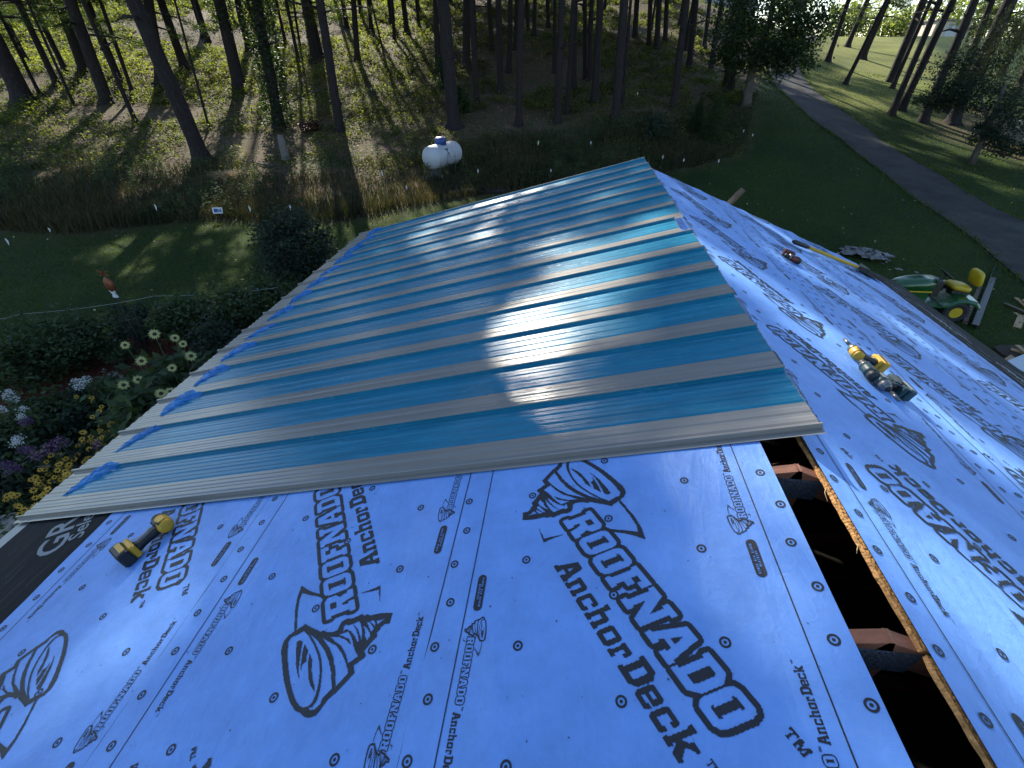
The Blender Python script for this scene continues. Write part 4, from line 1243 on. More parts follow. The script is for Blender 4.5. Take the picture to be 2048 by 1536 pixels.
# ------------------------------------------------------------------ ground cover (nobody could count it)
def pts_in(poly, n, x0, x1, y0, y1, extra=None):
    out = []
    tot = 0
    while tot < n:
        x = rng.uniform(x0, x1, n * 2); y = rng.uniform(y0, y1, n * 2)
        k = inside(poly, x, y)
        if extra is not None: k &= extra(x, y)
        k &= ~inside(DRIVE, x, y)
        out.append(np.stack([x[k], y[k]], 1)); tot += k.sum()
    p = np.concatenate(out)[:n]
    return p
def in_view(x, y, pad=60):
    z = terrain(x, y); d = np.stack([x, y, z], -1) - CAM
    c = d @ RM.T
    px = 1024 + F_PX * c[..., 0] / np.maximum(c[..., 2], .1); py = 768 - F_PX * c[..., 1] / np.maximum(c[..., 2], .1)
    return (c[..., 2] > 1) & (px > -pad) & (px < 2048 + pad) & (py > -40) & (py < 1600)
# leafy undergrowth on the wooded slope
cl = pts_in(FOREST, 7200, -62, 24, 19, 74, lambda x, y: in_view(x, y) & (rng.random(x.shape) < np.clip((30 / np.maximum(y, 20)) ** 1.1, .25, 1)))
dens = vnoise(cl[:, 0] * .22 + 5, cl[:, 1] * .22) * .6 + .4 * vnoise(cl[:, 0] * .7, cl[:, 1] * .7 + 9)
east = np.clip((cl[:, 0] - 3) / 8, 0, 1)
keep = dens > .37 + .12 * east
cl = cl[keep]
Ps, Sz, Tn = [], [], []
for c in cl:
    dist = math.hypot(c[0], c[1]); n = int(28 + 26 * rng.random()); rad = .30 + .55 * rng.random(); hh = .16 + .50 * rng.random() ** 1.6
    if c[0] > 4: hh *= .6
    a = rng.random(n) * 2 * math.pi; r = rad * np.sqrt(rng.random(n))
    x = c[0] + r * np.cos(a); y = c[1] + r * np.sin(a)
    z = terrain(x, y) + hh * rng.random(n) * (1.1 - (r / rad) ** 2 * .6)
    Ps.append(np.stack([x, y, z], 1)); Sz.append((.075 + .06 * rng.random(n)) * (1 + max(0, dist - 25) / 40)); Tn.append(np.clip(.12 + .6 * rng.random() + (.3 if c[0] < -14 and c[1] > 34 else 0) + .15 * rng.normal(size=n), 0, 1))
V, Fq, T = leaves(np.concatenate(Ps), np.concatenate(Sz), .8, .6, np.concatenate(Tn))
o = link('undergrowth', mesh_np('undergrowth', V, [Fq], T), 'wild_leaf'); tag(o, 'low leafy undergrowth covering the wooded slope', 'undergrowth', kind='stuff')
# fallen leaves and twigs
lp = pts_in(FOREST, 26000, -55, 18, 19, 62, in_view)
P_ = np.stack([lp[:, 0], lp[:, 1], terrain(lp[:, 0], lp[:, 1]) + .015], 1)
V, Fq, T = leaves(P_, .10 + .10 * rng.random(len(P_)), 2.0, .5)
leaf_mat('leaf_litter', (.06, .036, .024), (.24, .165, .12), .1, .8, (1.2, 1, .8))
o = link('leaf_litter', mesh_np('leaf_litter', V, [Fq], T), 'leaf_litter'); tag(o, 'brown fallen leaves scattered between the pines', 'leaf litter', kind='stuff')
# tall weeds along the foot of the slope
fbx = np.array([p[0] for p in fb]); fby = np.array([p[1] for p in fb]); so = np.argsort(fbx)
def past_edge(x, y): return y - np.interp(x, fbx[so], fby[so])
wp = pts_in(FOREST, 30000, -42, 12, 10, 34, lambda x, y: in_view(x, y) & (past_edge(x, y) < 7.5) & (rng.random(x.shape) < np.exp(-past_edge(x, y) / 4.5)) & (vnoise(x * .5 + 3, y * .5) > .18))
hw = (.18 + .55 * vnoise(wp[:, 0] * .45, wp[:, 1] * .45 + 30)) * (.5 + .6 * rng.random(len(wp)))
hw *= np.clip(1.25 - np.maximum(wp[:, 0] - 2, 0) * .13, .25, 1)
P_ = np.stack([wp[:, 0], wp[:, 1], terrain(wp[:, 0], wp[:, 1])], 1)
tn = np.clip(vnoise(wp[:, 0] * .8 + 50, wp[:, 1] * .8) * 1.1 - .1 + .2 * rng.normal(size=len(wp)), 0, 1)
V, q, t3, T = blades(P_, hw, .008 + .008 * rng.random(len(wp)), .45, tn)
o = link('tall_weeds', mesh_np('tall_weeds', V, [q, t3], T), 'weed_grass'); tag(o, 'tall dry weeds and grasses along the foot of the slope', 'weeds', kind='stuff')
# green weeds mixed in
wp = pts_in(FOREST, 900, -42, 12, 10, 34, lambda x, y: in_view(x, y) & (past_edge(x, y) < 7) & (vnoise(x * .4, y * .4 + 20) > .42))
Ps, Sz, Tn = [], [], []
for c in wp:
    n = int(30 + 30 * rng.random()); h = .35 + .6 * rng.random()
    if c[0] > 3: h *= .55
    zz = rng.random(n) * h; r = (.08 + .14 * rng.random(n)) * (1.2 - zz / h * .8); a = rng.random(n) * 6.28
    x = c[0] + r * np.cos(a); y = c[1] + r * np.sin(a); Ps.append(np.stack([x, y, terrain(x, y) + zz], 1)); Sz.append(.05 + .06 * rng.random(n)); Tn.append(np.full(n, rng.random()) * .6 + .3 * rng.random(n))
V, Fq, T = leaves(np.concatenate(Ps), np.concatenate(Sz), .5, .38, np.concatenate(Tn))
o = link('green_weeds', mesh_np('green_weeds', V, [Fq], T), 'shrub_leaf'); tag(o, 'leafy green weeds standing among the dry grasses', 'weeds', kind='stuff')
# mown lawn
def lawn_ok(x, y): return in_view(x, y, 20) & ~inside(FOREST, x, y) & ~inside(BED, x, y) & ~inside(DRIVE, x, y) & ((x < -3.3) | (x > 5.1) | (y > 7.0))
BOX = [(-45, 1), (45, 1), (45, 60), (-45, 60)]
lp = pts_in(BOX, 80000, -40, 34, 3, 46, lambda x, y: lawn_ok(x, y) & (rng.random(x.shape) < np.clip(16 / np.maximum(np.hypot(x, y), 9), .2, 1) ** 1.5))
n = len(lp); h = .035 + .035 * rng.random(n); a = rng.random(n) * 6.28; P_ = np.stack([lp[:, 0], lp[:, 1], terrain(lp[:, 0], lp[:, 1]) - .005], 1)
s = np.stack([np.cos(a), np.sin(a), 0 * a], 1) * (.006 + .00035 * np.hypot(lp[:, 0], lp[:, 1]))[:, None]; d = np.stack([np.cos(a * 3 + 1) * .03, np.sin(a * 3 + 1) * .03, h], 1)
V = np.stack([P_ - s, P_ + s, P_ + d], 1).reshape(-1, 3)
tn = np.clip(.5 * vnoise(lp[:, 0] * .6, lp[:, 1] * .6) + .5 * rng.random(n), 0, 1)
o = link('lawn_grass', mesh_np('lawn_grass', V, [np.arange(3 * n).reshape(n, 3)], tn), 'lawn_blade'); tag(o, 'short mown grass of the lawn', 'grass', kind='stuff')
# grass fringe hanging over the driveway edges
ed = np.concatenate([Lw[8:], Rw[8:]]); k = rng.integers(0, len(ed), 9000); tt = rng.random((9000, 1)); e2 = ed[np.minimum(k + 1, len(ed) - 1)]
ok = np.linalg.norm((e2 - ed[k])[:, :2], axis=1) < 3
P_ = (ed[k] * (1 - tt) + e2 * tt)[ok]; P_[:, :2] += rng.normal(size=(len(P_), 2)) * .09; P_[:, 2] = terrain(P_[:, 0], P_[:, 1]) + .01
V, q, t3, T = blades(P_, .05 + .09 * rng.random(len(P_)), .010, .9)
o = link('edge_grass', mesh_np('edge_grass', V, [q, t3], T), 'lawn_blade'); tag(o, 'uneven grass fringe along the driveway edges', 'grass', kind='stuff')
# specks of sawdust and grit on the underlayment
mb = MB(); r11 = random.Random(11)
for k in range(260):
    u = r11.uniform(.9, 4.3); v = r11.uniform(-1.5, -.05); a = r11.uniform(0, 3.14); ln = r11.uniform(.0012, .0045); w_ = ln * r11.uniform(.25, .8); h_ = .0145 + float(dL(u, v)) - .006 * (u < 1.977) - .003 * (1.977 < u < 3.115)
    mb.add([L(u + x * math.cos(a) - y * math.sin(a), v + x * math.sin(a) + y * math.cos(a), h_) for x, y in ((-ln, 0), (0, -w_), (ln, 0), (0, w_))], [(0, 1, 2, 3)])
o = mb.build('roof_grit', 'tool_black'); tag(o, 'specks of grit scattered on the blue underlayment', 'grit', kind='stuff')
# fallen yellow leaves on the lawn, countable only by patience
lp = pts_in(BOX, 170, -26, 22, 7, 24, lawn_ok)
V, Fq, T = leaves(np.stack([lp[:, 0], lp[:, 1], terrain(lp[:, 0], lp[:, 1]) + .06], 1), .07, 3, .7, .6 + .4 * rng.random(len(lp)))
o = link('fallen_leaves', mesh_np('fallen_leaves', V, [Fq], T), 'dry_grass'); tag(o, 'pale fallen leaves scattered on the lawn', 'leaves', kind='stuff')

# ------------------------------------------------------------------ broad-leaved trees and shrubs
def crown_points(ells, seed):
    r = np.random.default_rng(seed); Ps, T = [], []
    for (c, rad, n, ncl) in ells:
        c = np.array(c, float); rad = np.array(rad, float)
        for k in range(ncl):
            d = r.normal(size=3); d /= np.linalg.norm(d); cc = c + d * rad * (.35 + .65 * r.random() ** .5)
            m = n // ncl; g = r.normal(size=(m, 3)) * rad * .20 * (.7 + .6 * r.random())
            Ps.append(cc + g); T.append(np.clip(.5 * r.random() + .25 + .15 * r.normal(size=m), 0, 1))
    return np.concatenate(Ps), np.concatenate(T)
def broad_tree(name, label, cat, base, trunk, limbs, ells, leaf, m_leaf, m_bark, seed, group=None, droop=.2):
    root = empty(name, base, label, cat, group)
    b = Vector(base)
    if trunk:
        mb = MB(); mb.tube([Vector(p) - b for p, r_ in trunk], [r_ for p, r_ in trunk], 10)
        for lb in limbs: mb.tube([Vector(p) - b for p, r_ in lb], [r_ for p, r_ in lb], 6)
        mb.build('trunk', m_bark, root, True)
    P_, T_ = crown_points(ells, seed); P_ = P_ - np.array(base)
    P_[:, 2] = np.maximum(P_[:, 2], .02)
    V, Fq, T = leaves(P_, leaf * (.7 + .6 * rng.random(len(P_))), .5, .62, T_, droop)
    link('crown', mesh_np('crown', V, [Fq], T), m_leaf, root)
    return root
def mpp(b): return float((np.array(b) - CAM) @ RM[2]) / F_PX      # metres per pixel at b
# maple at the edge of the wood beside the driveway
b = G(1492, 212); k = mpp(b)
def near(px, py, base, dy=0.):
    d = ray(px, py); hb = math.hypot(base[0], base[1]) + dy
    return CAM + d * (hb / math.hypot(d[0], d[1]))
p1, p2, p3 = near(1500, 160, b), near(1510, 120, b), near(1540, 40, b)
ells = [(near(1530, 45, b), (2.6, 2.2, 2.0), 5200, 46), (near(1590, 70, b, .6), (1.7, 1.6, 1.5), 3400, 30), (near(1480, 90, b, -.5), (1.2, 1.2, 1.1), 1900, 18), (near(1560, 115, b, .3), (1.7, 1.5, .9), 2600, 26),
        (near(1610, 20, b), (1.6, 2, 1.8), 2600, 24), (near(1470, 30, b), (1.4, 1.6, 1.8), 2000, 18), (near(1540, -90, b), (4.0, 3.6, 3.6), 4500, 40)]
broad_tree('maple_tree', 'leafy dark maple leaning beside the driveway at the edge of the wood', 'tree', b - np.array([0, 0, .1]),
           [(b - np.array([0, 0, .1]), .36), (b + (p1 - b) * .25, .25), (p1, .21), (p2, .19), (p3, .14), (near(1556, -60, b), .07)],
           [[(p2, .1), (near(1570, 85, b, .3), .06), (near(1610, 60, b, .5), .03)], [(p2, .1), (near(1490, 80, b, -.4), .05), (near(1470, 60, b, -.5), .03)], [(p3, .08), (near(1585, 20, b), .05), (near(1620, 0, b), .02)]],
           ells, .15, 'maple_leaf', 'smooth_bark', 11)
# small tree and weeping tree at the right edge
b = G(1942, 328)
t1, t2, t3_ = near(1955, 300, b), near(1968, 275, b), near(1985, 235, b)
broad_tree('small_tree', 'small dark tree with a leaning forked trunk on the right lawn', 'tree', b, [(b - np.array([0, 0, .1]), .17), (t1, .13), (t2, .12), (t3_, .10), (near(2010, 170, b), .06)],
           [[(t2, .09), (near(1975, 240, b), .07), (near(1960, 190, b), .04)], [(t1, .08), (near(1980, 285, b, .3), .06), (near(2000, 250, b, .5), .04)]],
           [(near(1950, 190, b, .8), (1.5, 1.3, .7), 3600, 40), (near(1890, 200, b, 1.4), (1.2, 1.0, .5), 2200, 26), (near(2005, 240, b), (1.1, 1.2, .9), 2600, 28), (near(1930, 140, b, 1.2), (1.5, 1.2, .7), 2600, 28), (near(1970, 265, b, .2), (.5, .6, .4), 700, 10), (near(2030, 290, b, .4), (.8, .8, .5), 1300, 14)],
           .11, 'dark_leaf', 'smooth_bark', 12)
b = G(2075, 330)
root = empty('weeping_tree', b, 'weeping tree with long hanging shoots at the right edge of the picture', 'tree')
mb = MB(); mb.tube([(0, 0, -.1), (.1, .1, 1.6), (.0, .3, 3.2), (-.3, .2, 4.6)], [.18, .14, .11, .05], 8); mb.build('trunk', 'smooth_bark', root, True)
Ps, Tn = [], []
top = near(2050, 60, b) - b
for k in range(230):
    a = rng.random() * 6.28; r = 2.0 * math.sqrt(rng.random()); s0 = top + np.array([r * math.cos(a), r * math.sin(a), .9 - .42 * r + .5 * rng.random()])
    ln = 1.2 + 1.9 * rng.random(); n = 42; q = rng.random(n)
    sway = np.array([.3 * rng.normal(), .3 * rng.normal(), 0])
    Ps.append(s0 + q[:, None] * np.array([0, 0, -ln]) + q[:, None] ** 2 * sway + rng.normal(size=(n, 3)) * .035); Tn.append(np.clip(np.full(n, rng.random()) * .7 + .2 * rng.random(n), 0, 1))
V, Fq, T = leaves(np.concatenate(Ps), .10 + .06 * rng.random(230 * 42), .1, .22, np.concatenate(Tn), 1.6)
link('crown', mesh_np('crown', V, [Fq], T), 'willow_leaf', root)
# far trees along the crest, sunlit
for k, (px, py, t, rx, rz, lab) in enumerate([(1585, 30, 92, 4.5, 5, 'pale sunlit tree beyond the crest left of the driveway top'), (1690, 48, 88, 4.0, 3.6, 'pale tree just right of the driveway top on the skyline'), (1745, 40, 100, 5, 4.5, 'round far tree behind the lawn crest'), (1800, 62, 84, 4, 3.2, 'low dark far tree on the lawn crest among the trunks'),
                                        (1860, 45, 95, 6, 5, 'broad sunlit far tree behind the right-hand trunks'), (1930, 50, 90, 6, 5, 'far tree filling the gap behind the right pines'), (2010, 40, 92, 6, 6, 'far tree behind the weeping tree'), (1330, 30, 95, 4, 3.5, 'far tree glimpsed through the stand near the house'), (1215, 45, 100, 3.5, 2.4, 'far bush at the gap where sky shows through the stand'), (1390, 20, 98, 4, 5, 'far tree left of the pale house')]):
    c = at_t(px, py, t); base = np.array([c[0], c[1], float(terrain(c[0], c[1]))])
    broad_tree('far_tree', lab, 'tree', base, [(base, .3), (c, .15)], [], [(c, (rx, rx * .9, rz), 2600, 34)], .55, 'far_leaf', 'smooth_bark', 60 + k, 'far trees along the crest')
# hedge in front of the far house
for k, (px, py, lab) in enumerate([(1408, 52, 'bright green bush left of the two before the pale house'), (1440, 50, 'bright green bush right below the pale house window')]):
    c = at_t(px, py, 68); base = np.array([c[0], c[1], float(terrain(c[0], c[1]))])
    broad_tree('hedge_bush', lab, 'bush', base, None, [], [(base + np.array([0, 0, .8]), (1.9, 1.5, .9), 2400, 26)], .3, 'far_leaf', None, 80 + k, 'bushes before the far house')

def shrub(name, label, px, py, z, rw, rz, n, leaf, m, seed, cat='shrub', group=None, ncl=40, squash=1.0):
    c = at_z(px, py, z); base = np.array([c[0], c[1], float(terrain(c[0], c[1]))])
    root = empty(name, base, label, cat, group)
    P_, T_ = crown_points([((0, 0, z), (rw, rw * squash, rz), n, ncl)], seed); P_[:, 2] = np.abs(P_[:, 2])
    V, Fq, T = leaves(P_, leaf * (.7 + .6 * rng.random(len(P_))), .5, .6, T_, .1)
    link('foliage', mesh_np('foliage', V, [Fq], T), m, root)
    mb = MB()
    for k in range(6):
        a = k * 1.05 + seed; mb.tube([(0, 0, -.03), (.3 * rw * math.cos(a), .3 * rw * math.sin(a), z * .6), (.7 * rw * math.cos(a), .7 * rw * math.sin(a), z * 1.1)], [.018, .012, .005], 5)
    mb.build('stems', 'smooth_bark', root)
    return root
shrub('round_bush', 'large round dark green bush just beyond the far eave corner', 590, 500, 1.05, .82, .85, 9000, .085, 'dark_leaf', 21, 'bush', ncl=110)
shrub('garden_shrub', 'dense leafy shrub against the eave below the round bush', 480, 625, .6, .62, .45, 3800, .085, 'shrub_leaf', 22, ncl=60)
shrub('garden_shrub', 'leafy shrub between the eave and the round bush', 535, 598, .5, .5, .4, 2400, .085, 'shrub_leaf', 23, ncl=40)
shrub('garden_shrub', 'wide green shrub at the left edge beside the lawn', 95, 690, .55, .75, .45, 4200, .085, 'shrub_leaf', 24, ncl=60)
shrub('garden_shrub', 'green shrub at the far left rim of the flower bed', 20, 735, .5, .6, .42, 2600, .085, 'shrub_leaf', 25, ncl=45)
shrub('garden_shrub', 'small shrub right of the wide green one by the stone edging', 170, 665, .4, .35, .32, 1300, .075, 'shrub_leaf', 26, ncl=30)
shrub('red_shrub', 'dark reddish shrub behind the sunflowers', 270, 645, .45, .42, .38, 1700, .07, 'dark_leaf', 27, ncl=34)
shrub('green_mound', 'green mound of leaves left of the sunflowers in the mulch', 232, 705, .25, .28, .2, 900, .06, 'shrub_leaf', 28, ncl=20)
shrub('dark_mound', 'low dark mound of leaves on the red mulch', 140, 715, .22, .26, .18, 800, .06, 'dark_leaf', 29, ncl=20)

# ------------------------------------------------------------------ garden flowers
mat('petal_yellow', (.46, .28, .012), .6, noise=.2, nscale=30)
mat('petal_lemon', (.34, .34, .12), .6, noise=.15, nscale=30)
mat('petal_white', (.40, .42, .40), .6)
mat('petal_purple', (.065, .018, .085), .6, noise=.3, nscale=30)
mat('flower_eye', (.025, .014, .010), .8)
mat('green_stem', (.045, .075, .025), .7)
def flower_mesh(name, r, np_, wid, eye, m_pet):
    mb = MB()
    for k in range(np_):
        a = 2 * math.pi * k / np_ + random.uniform(-.08, .08); c, s = math.cos(a), math.sin(a); q = r * random.uniform(.9, 1.05); z = random.uniform(-.1, .12) * r
        mb.add([(eye * .6 * c, eye * .6 * s, .002), (.55 * q * c - wid * s, .55 * q * s + wid * c, .004 + z * .4), (q * c, q * s, z), (.55 * q * c + wid * s, .55 * q * s - wid * c, .004 + z * .4)], [(0, 3, 2, 1)])
    mb.lathe([(eye, .001), (eye * .85, eye * .45), (eye * .35, eye * .62)], 10, 1)
    me = mb.mesh(name); me.materials.append(MATS[m_pet]); me.materials.append(MATS['flower_eye']); return me
SUSAN = [flower_mesh('flower', .044, 10, .0072, .0125, 'petal_yellow') for k in range(3)]
SUNF = [flower_mesh('flower', .078, 16, .011, .025, 'petal_lemon') for k in range(3)]
def cluster_mesh(name, n, r, m_pet):
    P_ = rng.normal(size=(n, 3)); P_ /= np.linalg.norm(P_, axis=1)[:, None]; P_ *= r * (.6 + .4 * rng.random((n, 1))); P_[:, 2] = np.abs(P_[:, 2]) * .8
    V, Fq, T = leaves(P_, r * .38, .3, .55)
    me = mesh_np(name, V, [Fq]); me.materials.append(MATS[m_pet]); return me
CLW = [cluster_mesh('flower_cluster', 70, .065, 'petal_white') for k in range(2)]
CLP = [cluster_mesh('flower_cluster', 80, .08, 'petal_purple') for k in range(2)]
SMW = [cluster_mesh('flower_cluster', 16, .03, 'petal_white') for k in range(2)]
def face_cam(p, k=.6):
    d = (Vector(CAM) - Vector(p)).normalized(); d = (d * k + Vector((random.uniform(-.4, .4), random.uniform(-.4, .4), .75)) * (1 - k)).normalized()
    return Vector((0, 0, 1)).rotation_difference(d).to_matrix().to_4x4() @ Matrix.Rotation(random.uniform(0, 6.28), 4, 'Z')
def flower_plant(name, label, cat, heads, meshes, zc, leafn, leaf, m_leaf, seed, group=None, spread=.30, k=.6, zs=.5):
    """heads: pixel positions of blooms with heights"""
    pts = [at_z(px, py, z) for px, py, z in heads]
    c = np.mean(pts, 0); base = np.array([c[0], c[1], float(terrain(c[0], c[1]))])
    root = empty(name, base, label, cat, group)
    mb = MB()
    for p in pts:
        l = p - base
        mb.tube([(l[0] * .35, l[1] * .35, -.02), (l[0] * .7, l[1] * .7, l[2] * .55), (l[0], l[1], l[2] - .01)], [.007, .006, .004], 5)
    mb.build('stems', 'green_stem', root)
    for p in pts:
        l = p - base
        o = link('flower' if meshes[0].name.startswith('flower') and 'cluster' not in meshes[0].name else 'flower_cluster', random.choice(meshes), None, root)
        o.matrix_local = Matrix.Translation(Vector(l)) @ face_cam(p, k) @ Matrix.Scale(random.uniform(.8, 1.12), 4)
    ex = max(np.ptp([p[0] for p in pts]), np.ptp([p[1] for p in pts])) / 2 + spread
    P_, T_ = crown_points([((0, 0, zc), (ex, ex, zs), leafn, 30)], seed); P_[:, 2] = np.clip(np.abs(P_[:, 2]), .02, max(.2, np.mean([p[2] for p in pts]) * .97))
    V, Fq, T = leaves(P_, leaf * (.7 + .6 * rng.random(len(P_))), .6, .55, T_, .15)
    link('foliage', mesh_np('foliage', V, [Fq], T), m_leaf, root)
    return root
# sunflower clump
flower_plant('sunflower_plant', 'tall sunflower clump with pale lemon blooms beside the eave', 'sunflowers',
             [(309, 668, 1.5), (366, 688, 1.5), (344, 736, 1.45), (276, 759, 1.4), (283, 722, 1.4), (250, 690, 1.35), (340, 783, 1.3), (350, 676, 1.5), (382, 712, 1.4), (322, 787, 1.25), (247, 770, 1.3)], SUNF, .75, 2600, .17, 'shrub_leaf', 31, spread=.12, k=.75, zs=.55)
# black-eyed susans: several clumps
r5 = random.Random(5)
clumps = [((150, 930), 16, 'left of the middle of the yellow flower drift'), ((205, 905), 16, 'in the middle of the yellow flower drift'), ((225, 860), 15, 'at the far end of the yellow flower drift'), ((250, 845), 12, 'closest to the eave of the yellow flower drift'), ((180, 880), 13, 'between the far and middle clumps of the yellow drift'),
          ((110, 930), 14, 'beside the purple blooms'), ((90, 975), 12, 'in front of the purple blooms'), ((215, 815), 8, 'nearest the sunflowers'), ((40, 1010), 9, 'at the near corner by the pale rock'), ((150, 975), 12, 'nearest to the metal eave on the near side')]
for k, ((cx, cy), n, where) in enumerate(clumps):
    heads = [(cx + r5.uniform(-32, 32), cy + r5.uniform(-22, 22), r5.uniform(.5, .68)) for _ in range(int(n * 1.6))]
    flower_plant('black_eyed_susan', f'clump of yellow black-eyed susans {where}', 'flowers', heads, SUSAN, .28, 420, .09, 'shrub_leaf', 100 + k, 'black-eyed susan clumps in the bed', .12, .5, .22)
flower_plant('single_daisy', 'lone dark-centred yellow flower among green leaves', 'flower', [(153, 794, .6)], SUSAN, .25, 300, .1, 'shrub_leaf', 120, None, .22, .6, .2)
for k, (cx, cy, n, lab) in enumerate([(20, 795, 3, 'white spider flowers at the far left edge'), (44, 825, 2, 'white spider flower head left of the path of mulch'), (5, 822, 2, 'white spider flower cut by the left edge'), (24, 878, 2, 'white spider flowers above the purple ones'), (158, 768, 4, 'small cluster of white blooms near the red mulch')]):
    heads = [(cx + r5.uniform(-14, 14), cy + r5.uniform(-9, 9), r5.uniform(.75, .95)) for _ in range(n)]
    flower_plant('white_spider_flower', lab, 'flowers', heads, CLW, .4, 700, .10, 'shrub_leaf', 130 + k, 'white spider flowers', .25, .4, .35)
for k, (cx, cy, n, lab) in enumerate([(58, 905, 3, 'purple spider flowers left of the yellow drift'), (22, 940, 3, 'purple spider flowers at the left edge'), (108, 893, 2, 'purple spider flowers touching the yellow drift'), (192, 882, 1, 'single purple bloom inside the yellow drift'), (66, 845, 2, 'dull purple blooms behind the yellow drift')]):
    heads = [(cx + r5.uniform(-16, 16), cy + r5.uniform(-12, 12), r5.uniform(.7, .85)) for _ in range(n)]
    flower_plant('purple_spider_flower', lab, 'flowers', heads, CLP, .35, 500, .10, 'dark_leaf', 140 + k, 'purple spider flowers', .2, .4, .3)
flower_plant('white_bedding_plant', 'small white bedding flowers before the sunflowers', 'flowers', [(222 + r5.uniform(-18, 22), 748 + r5.uniform(-10, 12), .35) for _ in range(11)], SMW, .18, 500, .05, 'shrub_leaf', 150, None, .1, .3, .15)
# green filler plants between them
for k, (px, py, z, rw, rz, n, m, lab) in enumerate([(100, 835, .35, .5, .3, 1700, 'shrub_leaf', 'broad-leaved plant left of the mulch'), (195, 800, .3, .42, .25, 1500, 'dark_leaf', 'dark leafy plant below the sunflowers'), (60, 870, .35, .42, .28, 1500, 'shrub_leaf', 'green leaves behind the purple flowers'), (140, 850, .3, .45, .25, 1600, 'dark_leaf', 'grey-green plant behind the yellow drift'), (25, 985, .3, .45, .25, 1700, 'dark_leaf', 'grey-green leaves at the near left corner'),
                                                  (85, 1010, .25, .35, .2, 1200, 'shrub_leaf', 'green leaves under the metal eave corner'), (290, 810, .35, .4, .3, 1500, 'dark_leaf', 'dark leaves between sunflowers and yellow drift'), (20, 900, .3, .4, .25, 1300, 'dark_leaf', 'dark leaves at the left edge between white and purple blooms'), (430, 690, .5, .45, .4, 1800, 'dark_leaf', 'dark shrub close under the eave right of the sunflowers'), (360, 640, .5, .5, .4, 2300, 'shrub_leaf', 'leafy shrub behind the sunflowers'), (415, 640, .5, .45, .4, 2200, 'shrub_leaf', 'leafy shrub right behind the sunflowers by the eave')]):
    shrub('bed_plant', lab, px, py, z, rw, rz, n, .09, m, 160 + k, 'plant', 'leafy plants of the flower bed', 26)
# mulch chips, rock and edging stones
mpts = pts_in(BED, 5000, -12, -3.2, 2.5, 12)
V, Fq, T = leaves(np.stack([mpts[:, 0], mpts[:, 1], np.full(len(mpts), .012)], 1), .05 + .05 * rng.random(len(mpts)), 3, .3)
leaf_mat('mulch_chip', (.05, .016, .010), (.22, .09, .06), .0, .9)
o = link('mulch_chips', mesh_np('mulch_chips', V, [Fq], T), 'mulch_chip'); tag(o, 'red wood mulch chips of the flower bed', 'mulch', kind='stuff')
mat('pale_stone', (.22, .20, .17), .9, noise=.3, nscale=4, bump=.8, bscale=9)
mat('wall_stone', (.20, .19, .17), .9, noise=.35, nscale=3, bump=.8, bscale=9)
def rock(name, label, cat, c, size, m, seed, rotz=0, group=None):
    r = random.Random(seed); mb = MB()
    secs = []
    for z, k in ((0, .85), (.25, 1.0), (.7, .95), (1, .72)):
        secs.append([(size[0] / 2 * k * math.copysign(abs(math.cos(a)) ** .6, math.cos(a)) * r.uniform(.86, 1.06), size[1] / 2 * k * math.copysign(abs(math.sin(a)) ** .6, math.sin(a)) * r.uniform(.86, 1.06), size[2] * z * r.uniform(.93, 1.05)) for a in [2 * math.pi * j / 12 for j in range(12)]])
    mb.loft(secs)
    o = mb.build(name, m); o.location = Vector(c); o.rotation_euler.z = rotz; tag(o, label, cat, group); return o
p = at_z(10, 1062, .35); rock('boulder', 'pale boulder at the left edge under the eave corner', 'boulder', (p[0] - .06, p[1], 0), (.62, .5, .42), 'pale_stone', 4, .6)
p = at_z(190, 690, .06); q_ = at_z(212, 686, .06)
rock('edging_stone', 'long pale edging stone between mulch and lawn', 'edging stone', (p[0], p[1], -.02), (.95, .14, .12), 'pale_stone', 5, math.atan2(q_[1] - p[1], q_[0] - p[0]))
p = at_z(140, 697, .04); rock('edging_stone', 'short pale edging stone half hidden by leaves', 'edging stone', (p[0], p[1], -.02), (.4, .12, .09), 'pale_stone', 6, .2)
# garden wall of stacked stones on the right
wb = G(1998, 262); we = G(2110, 330); dirw = (we - wb)[:2]; dirw /= np.linalg.norm(dirw); angw = math.atan2(dirw[1], dirw[0])
wr = empty('garden_wall', wb, 'low dry-stone garden wall at the right edge behind the small tree', 'wall')
r6 = random.Random(6)
for row in range(5):
    s_ = -.4 + (row % 2) * .25
    while s_ < 6.5:
        ln = r6.uniform(.45, .95); mb = MB(); mb.bbox((0, 0, 0), (ln - .03, .34 + r6.uniform(-.04, .04), .165), .03)
        P_ = [(x + r6.uniform(-.02, .02), y + r6.uniform(-.02, .02), z + r6.uniform(-.01, .01)) for x, y, z in mb.v]; mb.v = P_
        c = dirw * (s_ + ln / 2); gz = float(terrain(wb[0] + c[0], wb[1] + c[1])) - wb[2]
        o = mb.build('stone', 'wall_stone', wr); o.location = (c[0] + r6.uniform(-.03, .03) , c[1] + .06 * row, gz + .06 + row * .175); o.rotation_euler.z = angw + r6.uniform(-.03, .03)
        s_ += ln

# ------------------------------------------------------------------ things on the slope and lawn
mat('tank_white', (.34, .36, .39), .45, noise=.08, nscale=2)
mat('tank_blue', (.012, .045, .18), .45, noise=.2, nscale=5)
mat('black_paint', (.012, .012, .014), .5)
mat('white_plastic', (.48, .50, .52), .5)
mat('wire_grey', (.30, .32, .30), .5)
mat('dark_steel', (.05, .05, .055), .5, metal=.6)
